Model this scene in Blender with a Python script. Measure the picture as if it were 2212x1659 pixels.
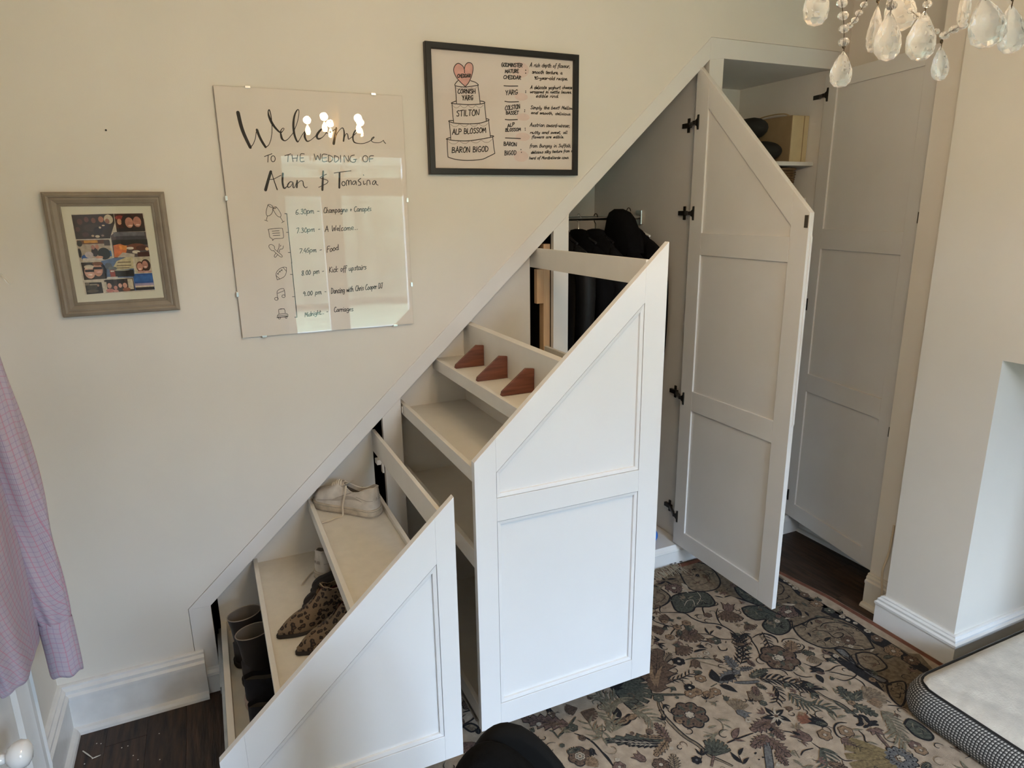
import bpy, bmesh, math, random
from mathutils import Vector, Matrix

for o in list(bpy.data.objects):
    bpy.data.objects.remove(o)
scene = bpy.context.scene
COL = scene.collection
RND = random.Random(7)
PI = math.pi

# ------------------------------------------------------------------ camera
cam_data = bpy.data.cameras.new('camera')
cam_data.sensor_fit = 'HORIZONTAL'
cam_data.sensor_width = 36.0
cam_data.lens = 1444.976 / 2212 * 36.0
cam_data.clip_start = 0.02
cam = bpy.data.objects.new('camera', cam_data)
COL.objects.link(cam)
R_ = Vector((0.90906, -0.41645, -0.01316))
D_ = Vector((-0.11716, -0.22520, -0.96724))
F_ = Vector((0.39984, 0.88083, -0.25351))
cm = Matrix.Identity(4)
for i in range(3):
    cm[i][0] = R_[i]
    cm[i][1] = -D_[i]
    cm[i][2] = -F_[i]
cm[0][3], cm[1][3], cm[2][3] = 0.0, -2.43, 1.74
cam.matrix_world = cm
scene.camera = cam

# ------------------------------------------------------------------ sky, daylight, exposure
SKY = 24.0
world = bpy.data.worlds.new('sky')
scene.world = world
world.use_nodes = True
wbg = world.node_tree.nodes['Background']
wbg.inputs[0].default_value = (0.56, 0.74, 1.0, 1)
wbg.inputs[1].default_value = SKY
vs = scene.view_settings
vs.view_transform = 'Standard'
vs.look = 'None'
vs.exposure = 1.34
vs.gamma = 1.0
vs.use_curve_mapping = False
WX0, WX1, WZ0, WZ1, WY = 0.70, 2.00, 0.50, 2.32, -4.40      # the window opening in the wall behind the camera
pl = bpy.data.lights.new('window_portal', 'AREA')
pl.shape = 'RECTANGLE'
pl.size = WX1 - WX0
pl.size_y = WZ1 - WZ0
pl.cycles.is_portal = True
po = bpy.data.objects.new('window_portal', pl)
COL.objects.link(po)
po.location = ((WX0 + WX1) / 2, WY - 0.10, (WZ0 + WZ1) / 2)
po.rotation_euler = (PI / 2, 0, 0)          # shines towards +y
BULB_W = 2.5

# ------------------------------------------------------------------ mesh helpers
class MB:
    def __init__(s):
        s.v, s.f, s.m, s.uv = [], [], [], {}
    def add(s, vs_, fs, mi=0):
        b = len(s.v)
        s.v += [tuple(p) for p in vs_]
        for f in fs:
            s.f.append([b + i for i in f]); s.m.append(mi)
        return s
    def box(s, x0, x1, y0, y1, z0, z1, mi=0):
        return s.add([(x0,y0,z0),(x1,y0,z0),(x1,y1,z0),(x0,y1,z0),(x0,y0,z1),(x1,y0,z1),(x1,y1,z1),(x0,y1,z1)],
                     [(0,3,2,1),(4,5,6,7),(0,1,5,4),(1,2,6,5),(2,3,7,6),(3,0,4,7)], mi)
    def prism(s, poly, axis, a, b, mi=0):
        def P(p, t):
            return {'x': (t, p[0], p[1]), 'y': (p[0], t, p[1]), 'z': (p[0], p[1], t)}[axis]
        n = len(poly)
        fs = [tuple(range(n)), tuple(range(2*n-1, n-1, -1))] + [(i, i+n, (i+1) % n + n, (i+1) % n) for i in range(n)]
        return s.add([P(p, a) for p in poly] + [P(p, b) for p in poly], fs, mi)
    def loft(s, rings, mi=0, caps=True, closed=True):
        n = len(rings[0]); vs_ = [p for r in rings for p in r]; fs = []
        for i in range(len(rings)-1):
            for j in range(n if closed else n-1):
                k = (j+1) % n
                fs.append((i*n+j, i*n+k, (i+1)*n+k, (i+1)*n+j))
        if caps and closed:
            fs.append(tuple(range(n-1, -1, -1))); o = (len(rings)-1)*n; fs.append(tuple(o+j for j in range(n)))
        return s.add(vs_, fs, mi)
    def tube(s, path, r, n=8, mi=0, caps=True, flat=1.0):
        path = [Vector(p) for p in path]; rings = []
        up = Vector((0, 0, 1)); prev = None
        for i, p in enumerate(path):
            t = (path[min(i+1, len(path)-1)] - path[max(i-1, 0)])
            t = t.normalized() if t.length > 1e-9 else Vector((0, 0, 1))
            if prev is None:
                a = t.cross(up)
                if a.length < 1e-3: a = t.cross(Vector((1, 0, 0)))
            else:
                a = prev - t*prev.dot(t)
                if a.length < 1e-6: a = t.cross(up)
            a.normalize(); prev = a; b = t.cross(a)
            rr = r[i] if isinstance(r, (list, tuple)) else r
            rings.append([p + a*math.cos(2*PI*k/n)*rr + b*math.sin(2*PI*k/n)*rr*flat for k in range(n)])
        return s.loft(rings, mi, caps)
    def lathe(s, prof, c=(0, 0, 0), n=16, axis='z', mi=0, flat=1.0):
        rings = []
        for r, h in prof:
            ring = []
            for k in range(n):
                a = 2*PI*k/n; u, w = r*math.cos(a), r*math.sin(a)*flat
                q = {'z': (u, w, h), 'x': (h, u, w), 'y': (u, h, w)}[axis]
                ring.append((c[0]+q[0], c[1]+q[1], c[2]+q[2]))
            rings.append(ring)
        return s.loft(rings, mi)
    def grid(s, P, mi=0):
        return s.loft(P, mi, False, False)
    def shift(s, d):
        s.v = [(p[0]+d[0], p[1]+d[1], p[2]+d[2]) for p in s.v]; return s

def tag(o, label=None, cat=None, group=None, kind=None):
    if label: o['label'] = label
    if cat: o['category'] = cat
    if group: o['group'] = group
    if kind: o['kind'] = kind
    return o

def obj(name, mb, mats, parent=None, smooth=None, bevel=0.0, label=None, uv=None, solid=True):
    me = bpy.data.meshes.new(name)
    me.from_pydata(mb.v, [], mb.f)
    if not isinstance(mats, (list, tuple)): mats = [mats]
    for m in mats: me.materials.append(m)
    for p, i in zip(me.polygons, mb.m): p.material_index = i
    if uv is not None:
        lay = me.uv_layers.new(name='UVMap')
        for l in me.loops: lay.data[l.index].uv = uv[l.vertex_index]
    if solid:
        bm = bmesh.new(); bm.from_mesh(me)
        bmesh.ops.recalc_face_normals(bm, faces=bm.faces); bm.to_mesh(me); bm.free()
    if smooth:
        for p in me.polygons: p.use_smooth = True
        me.set_sharp_from_angle(angle=math.radians(smooth))
    o = bpy.data.objects.new(name, me)
    COL.objects.link(o)
    if parent: o.parent = parent
    if bevel:
        b = o.modifiers.new('bevel', 'BEVEL'); b.width = bevel; b.segments = 2; b.limit_method = 'ANGLE'; b.angle_limit = 0.6
    if label: o['label'] = label
    return o

def thing(name, label, cat, loc=(0, 0, 0), rz=0.0, group=None):
    e = bpy.data.objects.new(name, None); e.empty_display_size = 0.05
    COL.objects.link(e); e.location = loc; e.rotation_euler = (0, 0, rz)
    return tag(e, label, cat, group)

def struct(name, mb, mats, parent=None, **k):
    o = obj(name, mb, mats, parent, **k); o['kind'] = 'structure'; return o

def inset(poly, d):
    n = len(poly); area = sum(poly[i][0]*poly[(i+1) % n][1]-poly[(i+1) % n][0]*poly[i][1] for i in range(n))
    sg = 1 if area > 0 else -1; lines = []
    for i in range(n):
        a, b = poly[i], poly[(i+1) % n]; dx, dy = b[0]-a[0], b[1]-a[1]; L = math.hypot(dx, dy)
        nx, ny = -dy/L*sg, dx/L*sg
        lines.append(((a[0]+nx*d, a[1]+ny*d), (dx, dy)))
    out = []
    for i in range(n):
        (p, r), (q, s_) = lines[i-1], lines[i]
        den = r[0]*s_[1]-r[1]*s_[0]
        t = ((q[0]-p[0])*s_[1]-(q[1]-p[1])*s_[0])/den
        out.append((p[0]+r[0]*t, p[1]+r[1]*t))
    return out

def catmull(pts, k=5):
    if len(pts) < 3: return [tuple(p) for p in pts]
    out = []
    for i in range(len(pts)-1):
        p0, p1, p2, p3 = pts[max(i-1, 0)], pts[i], pts[i+1], pts[min(i+2, len(pts)-1)]
        for j in range(k):
            t = j/k
            out.append(tuple(.5*((2*b)+(c-a)*t+(2*a-5*b+4*c-d)*t*t+(3*b-a-3*c+d)*t**3) for a, b, c, d in zip(p0, p1, p2, p3)))
    out.append(tuple(pts[-1])); return out

# ------------------------------------------------------------------ materials
MATS = {}
def mat(name, col, rough=0.55, metal=0.0, nscale=0, namt=0.0, bump=0.0, bscale=60, stretch=(1, 1, 1), spec=0.5, trans=0.0, ior=1.45, emit=None, es=0.0, rand=0.0, sheen=0.0, coat=0.0):
    m = bpy.data.materials.new(name); m.use_nodes = True; nt = m.node_tree; b = nt.nodes['Principled BSDF']
    b.inputs['Base Color'].default_value = (*col, 1); b.inputs['Roughness'].default_value = rough
    b.inputs['Metallic'].default_value = metal; b.inputs['Specular IOR Level'].default_value = spec
    b.inputs['Transmission Weight'].default_value = trans; b.inputs['IOR'].default_value = ior
    if sheen: b.inputs['Sheen Weight'].default_value = sheen
    if coat: b.inputs['Coat Weight'].default_value = coat
    if emit: b.inputs['Emission Color'].default_value = (*emit, 1); b.inputs['Emission Strength'].default_value = es
    vec = None
    if nscale or bump:
        tc = nt.nodes.new('ShaderNodeTexCoord'); mp = nt.nodes.new('ShaderNodeMapping'); mp.inputs['Scale'].default_value = stretch
        nt.links.new(tc.outputs['Object'], mp.inputs['Vector']); vec = mp.outputs['Vector']
        if rand:
            oi = nt.nodes.new('ShaderNodeObjectInfo'); ml = nt.nodes.new('ShaderNodeMath'); ml.operation = 'MULTIPLY'; ml.inputs[1].default_value = 37.0
            nt.links.new(oi.outputs['Random'], ml.inputs[0]); cb = nt.nodes.new('ShaderNodeCombineXYZ')
            nt.links.new(ml.outputs[0], cb.inputs[0]); nt.links.new(ml.outputs[0], cb.inputs[1]); nt.links.new(cb.outputs[0], mp.inputs['Location'])
    if nscale:
        n = nt.nodes.new('ShaderNodeTexNoise'); n.inputs['Scale'].default_value = nscale; n.inputs['Detail'].default_value = 5
        nt.links.new(vec, n.inputs['Vector'])
        mr = nt.nodes.new('ShaderNodeMapRange'); mr.inputs[1].default_value = .3; mr.inputs[2].default_value = .7
        mr.inputs[3].default_value = 1-namt; mr.inputs[4].default_value = 1+namt*.6
        nt.links.new(n.outputs['Fac'], mr.inputs[0])
        val = mr.outputs[0]
        if rand:
            m2 = nt.nodes.new('ShaderNodeMapRange'); m2.inputs[3].default_value = 1-rand; m2.inputs[4].default_value = 1+rand
            nt.links.new(oi.outputs['Random'], m2.inputs[0]); mm = nt.nodes.new('ShaderNodeMath'); mm.operation = 'MULTIPLY'
            nt.links.new(val, mm.inputs[0]); nt.links.new(m2.outputs[0], mm.inputs[1]); val = mm.outputs[0]
        sc = nt.nodes.new('ShaderNodeVectorMath'); sc.operation = 'SCALE'; sc.inputs[0].default_value = col
        nt.links.new(val, sc.inputs['Scale']); nt.links.new(sc.outputs[0], b.inputs['Base Color'])
    if bump:
        n2 = nt.nodes.new('ShaderNodeTexNoise'); n2.inputs['Scale'].default_value = bscale; n2.inputs['Detail'].default_value = 4
        nt.links.new(vec, n2.inputs['Vector']); bp = nt.nodes.new('ShaderNodeBump'); bp.inputs['Strength'].default_value = bump
        bp.inputs['Distance'].default_value = 0.004
        nt.links.new(n2.outputs['Fac'], bp.inputs['Height']); nt.links.new(bp.outputs[0], b.inputs['Normal'])
    MATS[name] = m; return m

def glass_pane(name, tint=(1, 1, 1), rough=0.0, ior=1.5):
    m = bpy.data.materials.new(name); m.use_nodes = True; nt = m.node_tree
    for n in list(nt.nodes):
        if n.type != 'OUTPUT_MATERIAL': nt.nodes.remove(n)
    out = [n for n in nt.nodes if n.type == 'OUTPUT_MATERIAL'][0]
    t = nt.nodes.new('ShaderNodeBsdfTransparent'); t.inputs[0].default_value = (*tint, 1)
    g = nt.nodes.new('ShaderNodeBsdfGlossy'); g.inputs['Roughness'].default_value = rough
    fr = nt.nodes.new('ShaderNodeFresnel'); fr.inputs['IOR'].default_value = ior
    mx = nt.nodes.new('ShaderNodeMixShader')
    ge = nt.nodes.new('ShaderNodeNewGeometry'); iv = nt.nodes.new('ShaderNodeMath'); iv.operation = 'SUBTRACT'; iv.inputs[0].default_value = 1.0
    nt.links.new(ge.outputs['Backfacing'], iv.inputs[1]); mu = nt.nodes.new('ShaderNodeMath'); mu.operation = 'MULTIPLY'
    nt.links.new(fr.outputs[0], mu.inputs[0]); nt.links.new(iv.outputs[0], mu.inputs[1])
    nt.links.new(mu.outputs[0], mx.inputs[0]); nt.links.new(t.outputs[0], mx.inputs[1]); nt.links.new(g.outputs[0], mx.inputs[2]); nt.links.new(mx.outputs[0], out.inputs[0])
    return m

def checks(name, base, lines, stripe=None):
    """woven cloth: base colour with coloured check lines laid out in UV metres; lines = [(period_u, width_u, period_v, width_v, colour)]"""
    m = bpy.data.materials.new(name); m.use_nodes = True; nt = m.node_tree; b = nt.nodes['Principled BSDF']
    b.inputs['Roughness'].default_value = .85; b.inputs['Specular IOR Level'].default_value = .2
    uv = nt.nodes.new('ShaderNodeUVMap'); sx = nt.nodes.new('ShaderNodeSeparateXYZ'); nt.links.new(uv.outputs[0], sx.inputs[0])
    cur = None
    def line(axis, per, w, off=0.0):
        a = nt.nodes.new('ShaderNodeMath'); a.operation = 'ADD'; a.inputs[1].default_value = off+50*per; nt.links.new(sx.outputs[axis], a.inputs[0])
        q = nt.nodes.new('ShaderNodeMath'); q.operation = 'MODULO'; q.inputs[1].default_value = per; nt.links.new(a.outputs[0], q.inputs[0])
        l = nt.nodes.new('ShaderNodeMath'); l.operation = 'LESS_THAN'; l.inputs[1].default_value = w; nt.links.new(q.outputs[0], l.inputs[0]); return l.outputs[0]
    def mixin(fac, col, amt=1.0):
        nonlocal cur
        x = nt.nodes.new('ShaderNodeMix'); x.data_type = 'RGBA'
        k = nt.nodes.new('ShaderNodeMath'); k.operation = 'MULTIPLY'; k.inputs[1].default_value = amt; nt.links.new(fac, k.inputs[0]); nt.links.new(k.outputs[0], x.inputs[0])
        if cur is None: x.inputs[6].default_value = (*base, 1)
        else: nt.links.new(cur, x.inputs[6])
        x.inputs[7].default_value = (*col, 1); cur = x.outputs[2]
    for axis, per, w, off, col, amt in lines: mixin(line(axis, per, w, off), col, amt)
    nt.links.new(cur, b.inputs['Base Color']); return m

wall_m = mat('wall_paint', (.75, .705, .63), .75, nscale=2.2, namt=.04, bump=.05, bscale=220)
trim_m = mat('white_gloss_paint', (.78, .775, .75), .38, nscale=9, namt=.04, bump=.02, bscale=60)
cup_m = mat('cupboard_paint', (.74, .72, .685), .45, nscale=5, namt=.03, bump=.03, bscale=320)
front_m = mat('drawer_front_paint', (.78, .78, .775), .42, nscale=4, namt=.02, bump=.02, bscale=300)
mdf_m = mat('cream_board', (.73, .70, .64), .55, nscale=14, namt=.03, bump=.03, bscale=200)
dirty_m = mat('scuffed_shelf_board', (.71, .67, .595), .6, nscale=30, namt=.05, bump=.03, bscale=200)
skirt_m = mat('worn_skirting_paint', (.76, .755, .735), .36, nscale=16, namt=.07, bump=.06, bscale=70)
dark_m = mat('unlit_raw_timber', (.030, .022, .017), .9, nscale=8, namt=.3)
pine_m = mat('raw_pine', (.56, .36, .20), .65, nscale=9, namt=.18, stretch=(6, 6, .6))
walnut_m = mat('walnut_veneer', (.165, .058, .034), .5, nscale=6, namt=.42, stretch=(1.2, 1, 14))
floor_m = mat('dark_oak_boards', (.046, .0255, .0145), .45, nscale=6, namt=.85, bump=.55, bscale=14, stretch=(10, 1.1, 1), rand=.22)
black_m = mat('black_plastic', (.012, .012, .013), .35)
steel_m = mat('galvanised_steel', (.42, .43, .42), .35, metal=1.0, nscale=20, namt=.15)
chrome_m = mat('chrome', (.80, .80, .78), .28, metal=1.0)
white_plastic_m = mat('white_plastic', (.78, .77, .74), .4)
hinge_m = mat('dark_hinge_metal', (.045, .042, .038), .35, metal=.8)
brass_plate_m = mat('aged_catch_metal', (.16, .145, .12), .4, metal=.9)
porcelain_m = mat('porcelain', (.80, .79, .77), .08, coat=.5)
cord_m = mat('cream_flex', (.62, .52, .38), .5)

# ------------------------------------------------------------------ the room
XL, XR, YB, ZC = -.62, 3.60, 1.0, 2.86
def zin(x): return .352 + .921*(x+.119)
def zout(x): return .357 + .9246*(x+.193)

fl = MB().box(XL-.2, XR, WY, YB, -.08, -.012)
floor = struct('floor', fl, dark_m)
plank_mb = MB().box(-.0622, .0622, -.62, .62, 0, .012)
plank0 = obj('plank', plank_mb, floor_m, floor, bevel=.0006)
first = True
px = XL+.005
ci = 0
while px < XR-.05:
    y = WY-.3 - (ci*.41) % 1.0
    while y < YB-.1:
        cx, cy = px+.0625, y+.62
        if cx < 3.0 and cy-.62 < .9 and not (cx > 2.62 and cy < -1.9):
            if first: o = plank0; first = False
            else:
                o = plank0.copy(); COL.objects.link(o); o.parent = floor
            o.location = (cx, cy, -.012)
        y += 1.2415
    px += .125; ci += 1

struct('ceiling', MB().box(XL-.2, XR, WY-.1, YB, ZC, ZC+.08), mat('ceiling_paint', (.66, .64, .60), .8))
struct('wall_left', MB().box(XL-.2, XL, WY-.1, YB, 0, ZC), wall_m)
struct('light_block_shell', MB().box(XL, XR, YB, YB+.1, 0, ZC).box(XR, XR+.1, WY-.1, YB+.1, 0, ZC), dark_m)  # unseen shell added round the back and side to block sky light leaks
wb = MB()
wb.prism([(XL, 0), (-.193, 0), (-.193, ZC), (XL, ZC)], 'y', 0, .02)
wb.prism([(-.193, zout(-.193)), (2.034, zout(2.034)), (2.034, ZC), (-.193, ZC)], 'y', 0, .02)
wb.prism([(2.034, 2.42), (3.0, 2.42), (3.0, ZC), (2.034, ZC)], 'y', 0, .02)
struct('wall_back', wb, wall_m)
# right hand side: alcove, narrow pier, chimney breast with a recess below its lintel
wr = MB()
wr.box(2.845, XR, -.66, .02, 0, ZC)
wr.box(2.54, XR, -.80, -.66, 0, ZC)
wr.box(2.46, XR, -1.09, -.80, 0, ZC)
wr.box(2.46, XR, -2.05, -1.09, 1.213, ZC)
wr.box(3.05, XR, -2.05, -1.09, 0, 1.213)
wr.box(2.46, XR, -2.40, -2.05, 0, ZC)
wr.box(2.845, XR, WY, -2.40, 0, ZC)
struct('wall_right', wr, wall_m)
wf = MB()
wf.box(XL, WX0, WY-.1, WY, 0, ZC).box(WX1, XR, WY-.1, WY, 0, ZC).box(WX0, WX1, WY-.1, WY, 0, WZ0).box(WX0, WX1, WY-.1, WY, WZ1, ZC)
struct('wall_front', wf, mat('bounce_cutting_paint', (.20, .20, .185), .8))  # unseen wall given a dark colour to cut bounced light in the room

# window behind the camera (it lights the room and shows in the picture glass)
win = bpy.data.objects.new('window_1', None); COL.objects.link(win); win.location = ((WX0+WX1)/2, WY, WZ0); win['kind'] = 'structure'
cxw = (WX0+WX1)/2
def wpart(name, mb, m): return obj(name, mb.shift((-cxw, -WY, -WZ0)), m, win)
f_ = .075
wpart('window_frame', MB().box(WX0, WX0+f_, WY-.08, WY-.02, WZ0, WZ1).box(WX1-f_, WX1, WY-.08, WY-.02, WZ0, WZ1).box(WX0, WX1, WY-.08, WY-.02, WZ0, WZ0+f_).box(WX0, WX1, WY-.08, WY-.02, WZ1-f_, WZ1), trim_m)
wpart('transom_bar', MB().box(WX0, WX1, WY-.08, WY-.02, 1.88, 2.05), trim_m)
wpart('mullion', MB().box(1.11, 1.30, WY-.08, WY-.02, WZ0, 1.88), trim_m)
for a, b, c, d in ((WX0+f_, 1.11, WZ0+f_, 1.88), (1.30, WX1-f_, WZ0+f_, 1.88), (WX0+f_, WX1-f_, 2.05, WZ1-f_)):
    wpart('pane', MB().box(a, b, WY-.053, WY-.049, c, d), glass_pane('window_glass'))
wpart('window_sill', MB().box(WX0-.05, WX1+.05, WY-.02, WY+.10, WZ0-.03, WZ0), trim_m)
struct('lawn', MB().box(-8, 10, -16, WY-.12, -.25, -.15), mat('lawn_grass', (.20, .23, .13), .9, nscale=3, namt=.4))
hedge = MB()
for i in range(24):
    hedge.lathe([(0, -.2), (.8, 0), (1.0, 1.2), (.8, 2.6), (0, 3.3)], (-6+i*.62, -12+RND.uniform(-.4, .4), 0), 9)
struct('hedge', hedge, mat('hedge_leaves', (.10, .115, .07), .9, nscale=6, namt=.6, bump=1, bscale=14))

# skirting boards
def skirting(name, path, h, t, m=None, shoe=True, left=True):
    """path of floor points; the board stands to the left of the walking direction"""
    prof = [(0, 0), (t, 0), (t, h*.70), (t+.004, h*.715), (t+.004, h*.79), (t-.004, h*.83), (t-.003, h*.90), (t*.55, h*.945), (t*.55, h*.985), (t*.3, h), (0, h)]
    if shoe: prof = [(0, 0), (t+.020, 0), (t+.018, h*.055), (t+.012, h*.10), (t, h*.125)] + prof[2:]
    n = len(path); rings = []
    for i, p in enumerate(path):
        dirs = []
        if i > 0: dirs.append((Vector(path[i])-Vector(path[i-1])).normalized())
        if i < n-1: dirs.append((Vector(path[i+1])-Vector(path[i])).normalized())
        nn = [Vector((-d.y, d.x)) for d in dirs]
        if len(nn) == 2:
            s_ = nn[0]+nn[1]; off = s_/(1+nn[0].dot(nn[1]))
        else: off = nn[0]
        rings.append([(p[0]+off.x*d, p[1]+off.y*d, z) for d, z in prof])
    return struct(name, MB().loft(rings), m or skirt_m)
V2 = lambda a, b: (a, b)
skirting('baseboard_back', [(-.163, 0), (XL+.0, 0), (XL, -.33)][::1], .183, .028)
skirting('baseboard_right', [(2.845, -.66), (2.845, 0)][::1], .15, .02, trim_m)
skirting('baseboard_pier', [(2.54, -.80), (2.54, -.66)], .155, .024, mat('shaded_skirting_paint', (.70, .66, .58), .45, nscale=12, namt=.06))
skirting('baseboard_chimney', [(3.05, -1.09), (2.46, -1.09), (2.46, -.80), (2.54, -.80)], .135, .024, trim_m, shoe=False)

# ------------------------------------------------------------------ fitted cupboard under the stairs
CUP = thing('understairs_cupboard', 'white fitted cupboard under the stairs with sloping face frame and two open doors', 'cupboard', (1.3, .02, 0))
def zof(x): return zout(x)-.0020
def cp(name, mb, m=cup_m, bevel=.0012, label=None, smooth=None):
    return obj(name, mb.shift((-1.3, -.02, 0)), m, CUP, bevel=bevel, label=label, smooth=smooth)
Y0, Y1 = -.003, .022
TOPZ = 2.342
cp('sloping_frame_rail', MB().prism([(-.1914, zof(-.1914)), (-.119, zin(-.119)), (2.032, zin(2.032)), (2.0345, 2.4184)], 'y', Y0, Y1))
cp('frame_stile', MB().prism([(-.1914, .104), (-.119, .104), (-.119, zin(-.119)), (-.1914, zof(-.1914))], 'y', Y0, Y1))
for a, b in ((.556, .631), (1.294, 1.363)):
    cp('frame_stile', MB().prism([(a, .104), (b, .104), (b, zin(b)), (a, zin(a))], 'y', Y0, Y1))
cp('frame_stile', MB().prism([(2.032, .104), (2.107, .104), (2.107, TOPZ), (2.032, zin(2.032))], 'y', Y0, Y1))
cp('frame_stile', MB().prism([(2.753, .104), (2.845, .104), (2.845, TOPZ), (2.753, TOPZ)], 'y', Y0, Y1))
cp('frame_rail', MB().prism([(2.032, zin(2.032)), (2.107, TOPZ), (2.843, TOPZ), (2.843, 2.4184), (2.0345, 2.4184)], 'y', Y0, Y1))
pr = [(0, 0), (.014, 0), (.014, .070), (.018, .074), (.016, .084), (.008, .094), (.004, .104), (0, .104)]
cp('plinth', MB().loft([[(x, .0-d, z) for d, z in pr] for x in (-.168, 2.825)]), trim_m, bevel=0)
cp('interior_floor', MB().box(1.33, 2.032, .0, .9, .088, .104), cup_m)
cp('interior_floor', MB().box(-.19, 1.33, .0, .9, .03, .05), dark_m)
cp('interior_floor', MB().box(2.107, 2.753, .0, .6, .088, .104), cup_m)
cp('partition', MB().prism([(.022, .09), (.92, .09), (.92, 2.36), (.022, 2.33)], 'x', 2.034, 2.056))
cp('partition', MB().box(2.085, 2.105, .022, .60, .09, 2.345))
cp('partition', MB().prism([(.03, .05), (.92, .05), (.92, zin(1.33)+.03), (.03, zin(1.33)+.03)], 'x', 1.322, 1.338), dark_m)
cp('side_panel', MB().box(2.755, 2.775, .022, .60, .09, 2.345))
cp('back_panel', MB().prism([(1.338, .1), (2.034, .1), (2.034, zin(2.034)+.02), (1.338, zin(1.338)+.02)], 'y', .90, .92))
cp('back_panel', MB().box(2.085, 2.775, .60, .62, .09, 2.36))
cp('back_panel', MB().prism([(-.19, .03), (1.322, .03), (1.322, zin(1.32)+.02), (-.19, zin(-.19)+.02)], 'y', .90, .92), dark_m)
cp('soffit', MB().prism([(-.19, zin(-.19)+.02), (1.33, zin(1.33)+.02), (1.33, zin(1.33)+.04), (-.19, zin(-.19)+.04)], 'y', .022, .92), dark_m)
cp('soffit', MB().prism([(1.33, zin(1.33)+.02), (2.034, zin(2.034)+.02), (2.034, zin(2.034)+.04), (1.33, zin(1.33)+.04)], 'y', .022, .92))
cp('soffit', MB().box(2.085, 2.775, .022, .62, 2.345, 2.36))
for z, yf in ((1.94, .062), (1.772, .085), (1.40, .085), (.95, .085), (.55, .085)):
    cp('shelf', MB().box(2.107, 2.753, yf, .60, z-.018, z))
cp('timber_stud', MB().box(1.262, 1.292, .024, .062, .05, 1.60), pine_m, label='raw pine stud behind the frame')
cp('timber_block', MB().box(1.232, 1.262, .024, .050, 1.36, 1.50), pine_m)
# drawer catches fixed behind the stile
cp('drawer_catch', MB().box(.530, .555, .024, .060, .775, .795).box(.546, .553, .008, .030, .745, .785), white_plastic_m)
cp('drawer_catch', MB().box(.632, .636, -.014, -.004, .985, 1.010), white_plastic_m)
# hanging rail
rail = cp('coat_rail', MB().tube([(1.36, .455, 1.69), (2.034, .455, 1.69)], .019, 12, flat=.55), chrome_m, bevel=0, label='chrome hanging rail', smooth=40)
obj('rail_socket', MB().box(2.018, 2.034, .430, .480, 1.655, 1.725).shift((-1.3, -.02, 0)), chrome_m, rail, bevel=.003)

# --- doors: local x = distance from the hinge edge, y = thickness (inner face at y 0), z up
def hinge(parent, z, my):
    h = MB(); mo = .050 if my > .03 else .012
    h.prism([(.020, z-.030), (.028, z-.030), (.028, z+.030), (.020, z+.030), (.018, z+.016), (.004, z+.008), (.004, z-.008), (.018, z-.016)], 'y', -.005, .004)
    h.prism([(-.030-mo, my-.016), (-.030-mo, my-.004), (.002, .004), (.010, -.006), (.000, -.010)], 'z', z-.008, z+.008)
    h.box(-.078-mo, -.026-mo, my-.014, my, z-.010, z+.010)
    h.box(-.052-mo, -.038-mo, my-.006, my, z-.030, z+.030)
    obj('hinge', h, hinge_m, parent, bevel=.001)
def door(name_label, hx, hy, ang, W, top, panels, hz, plates, groove, my):
    T = .022
    mb = MB()
    def slab(poly): mb.prism(poly, 'y', 0, T)
    s1, s2 = .080, W-.083
    slab([(0, .112), (s1, .112), (s1, top(s1)), (0, top(0))])
    slab([(s2, .112), (W, .112), (W, top(W)), (s2, top(s2))])
    slab([(s1, .112), (s2, .112), (s2, .195), (s1, .195)])
    slab([(s1, .820), (s2, .820), (s2, .912), (s1, .912)])
    slab([(s1, 1.533), (s2, 1.533), (s2, 1.627), (s1, 1.627)])
    slab([(s1, panels[2][3][1]), (s2, panels[2][2][1]), (s2, top(s2)), (s1, top(s1))])
    d = obj('cupboard_door', mb.shift((0, 0, 0)), cup_m, CUP, bevel=.0012, label=name_label)
    d.location = (hx-1.3, hy-.02, 0); d.rotation_euler = (0, 0, ang)
    for p in panels:
        obj('panel', MB().prism(inset(p, -.004), 'y', .008, .014), cup_m, d)
    for z in hz: hinge(d, z, my)
    for z in plates:
        obj('catch_plate', MB().box(W-.020, W-.004, -.002, .003, z-.022, z+.022).box(W-.016, W-.008, -.0035, -.001, z-.018, z-.008).box(W-.016, W-.008, -.0035, -.001, z+.008, z+.018), [brass_plate_m], d)
    g0, g1 = groove
    obj('finger_groove', MB().prism([(W-.001, g0+.02), (W+.0035, g0+.035), (W+.0035, g1-.035), (W-.001, g1-.02)], 'y', T*.52, T*.97), cup_m, d, bevel=.001)
    return d
s1, s2 = .080, .572
P3 = lambda a, b: [[(s1, .195), (s2, .195), (s2, .820), (s1, .820)], [(s1, .912), (s2, .912), (s2, 1.533), (s1, 1.533)], [(s1, 1.627), (s2, 1.627), (s2, b), (s1, a)]]
# coat door stands open square to the frame; tall door a little less
door('sloping-topped cupboard door standing open', 1.985, .015, -PI/2, .655, lambda s: 2.316-.921*s, P3(2.134, 1.667), (2.085, 1.71, .865, .26), (1.682,), (.885, 1.66), .048)
s2 = .567
door('tall rectangular cupboard door standing open', 2.735, .02, -math.radians(100.3), .650, lambda s: 2.323, P3(2.255, 2.255), (2.233, 1.257, .228), (1.684, .782), (.88, 1.60), .019)

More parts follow.
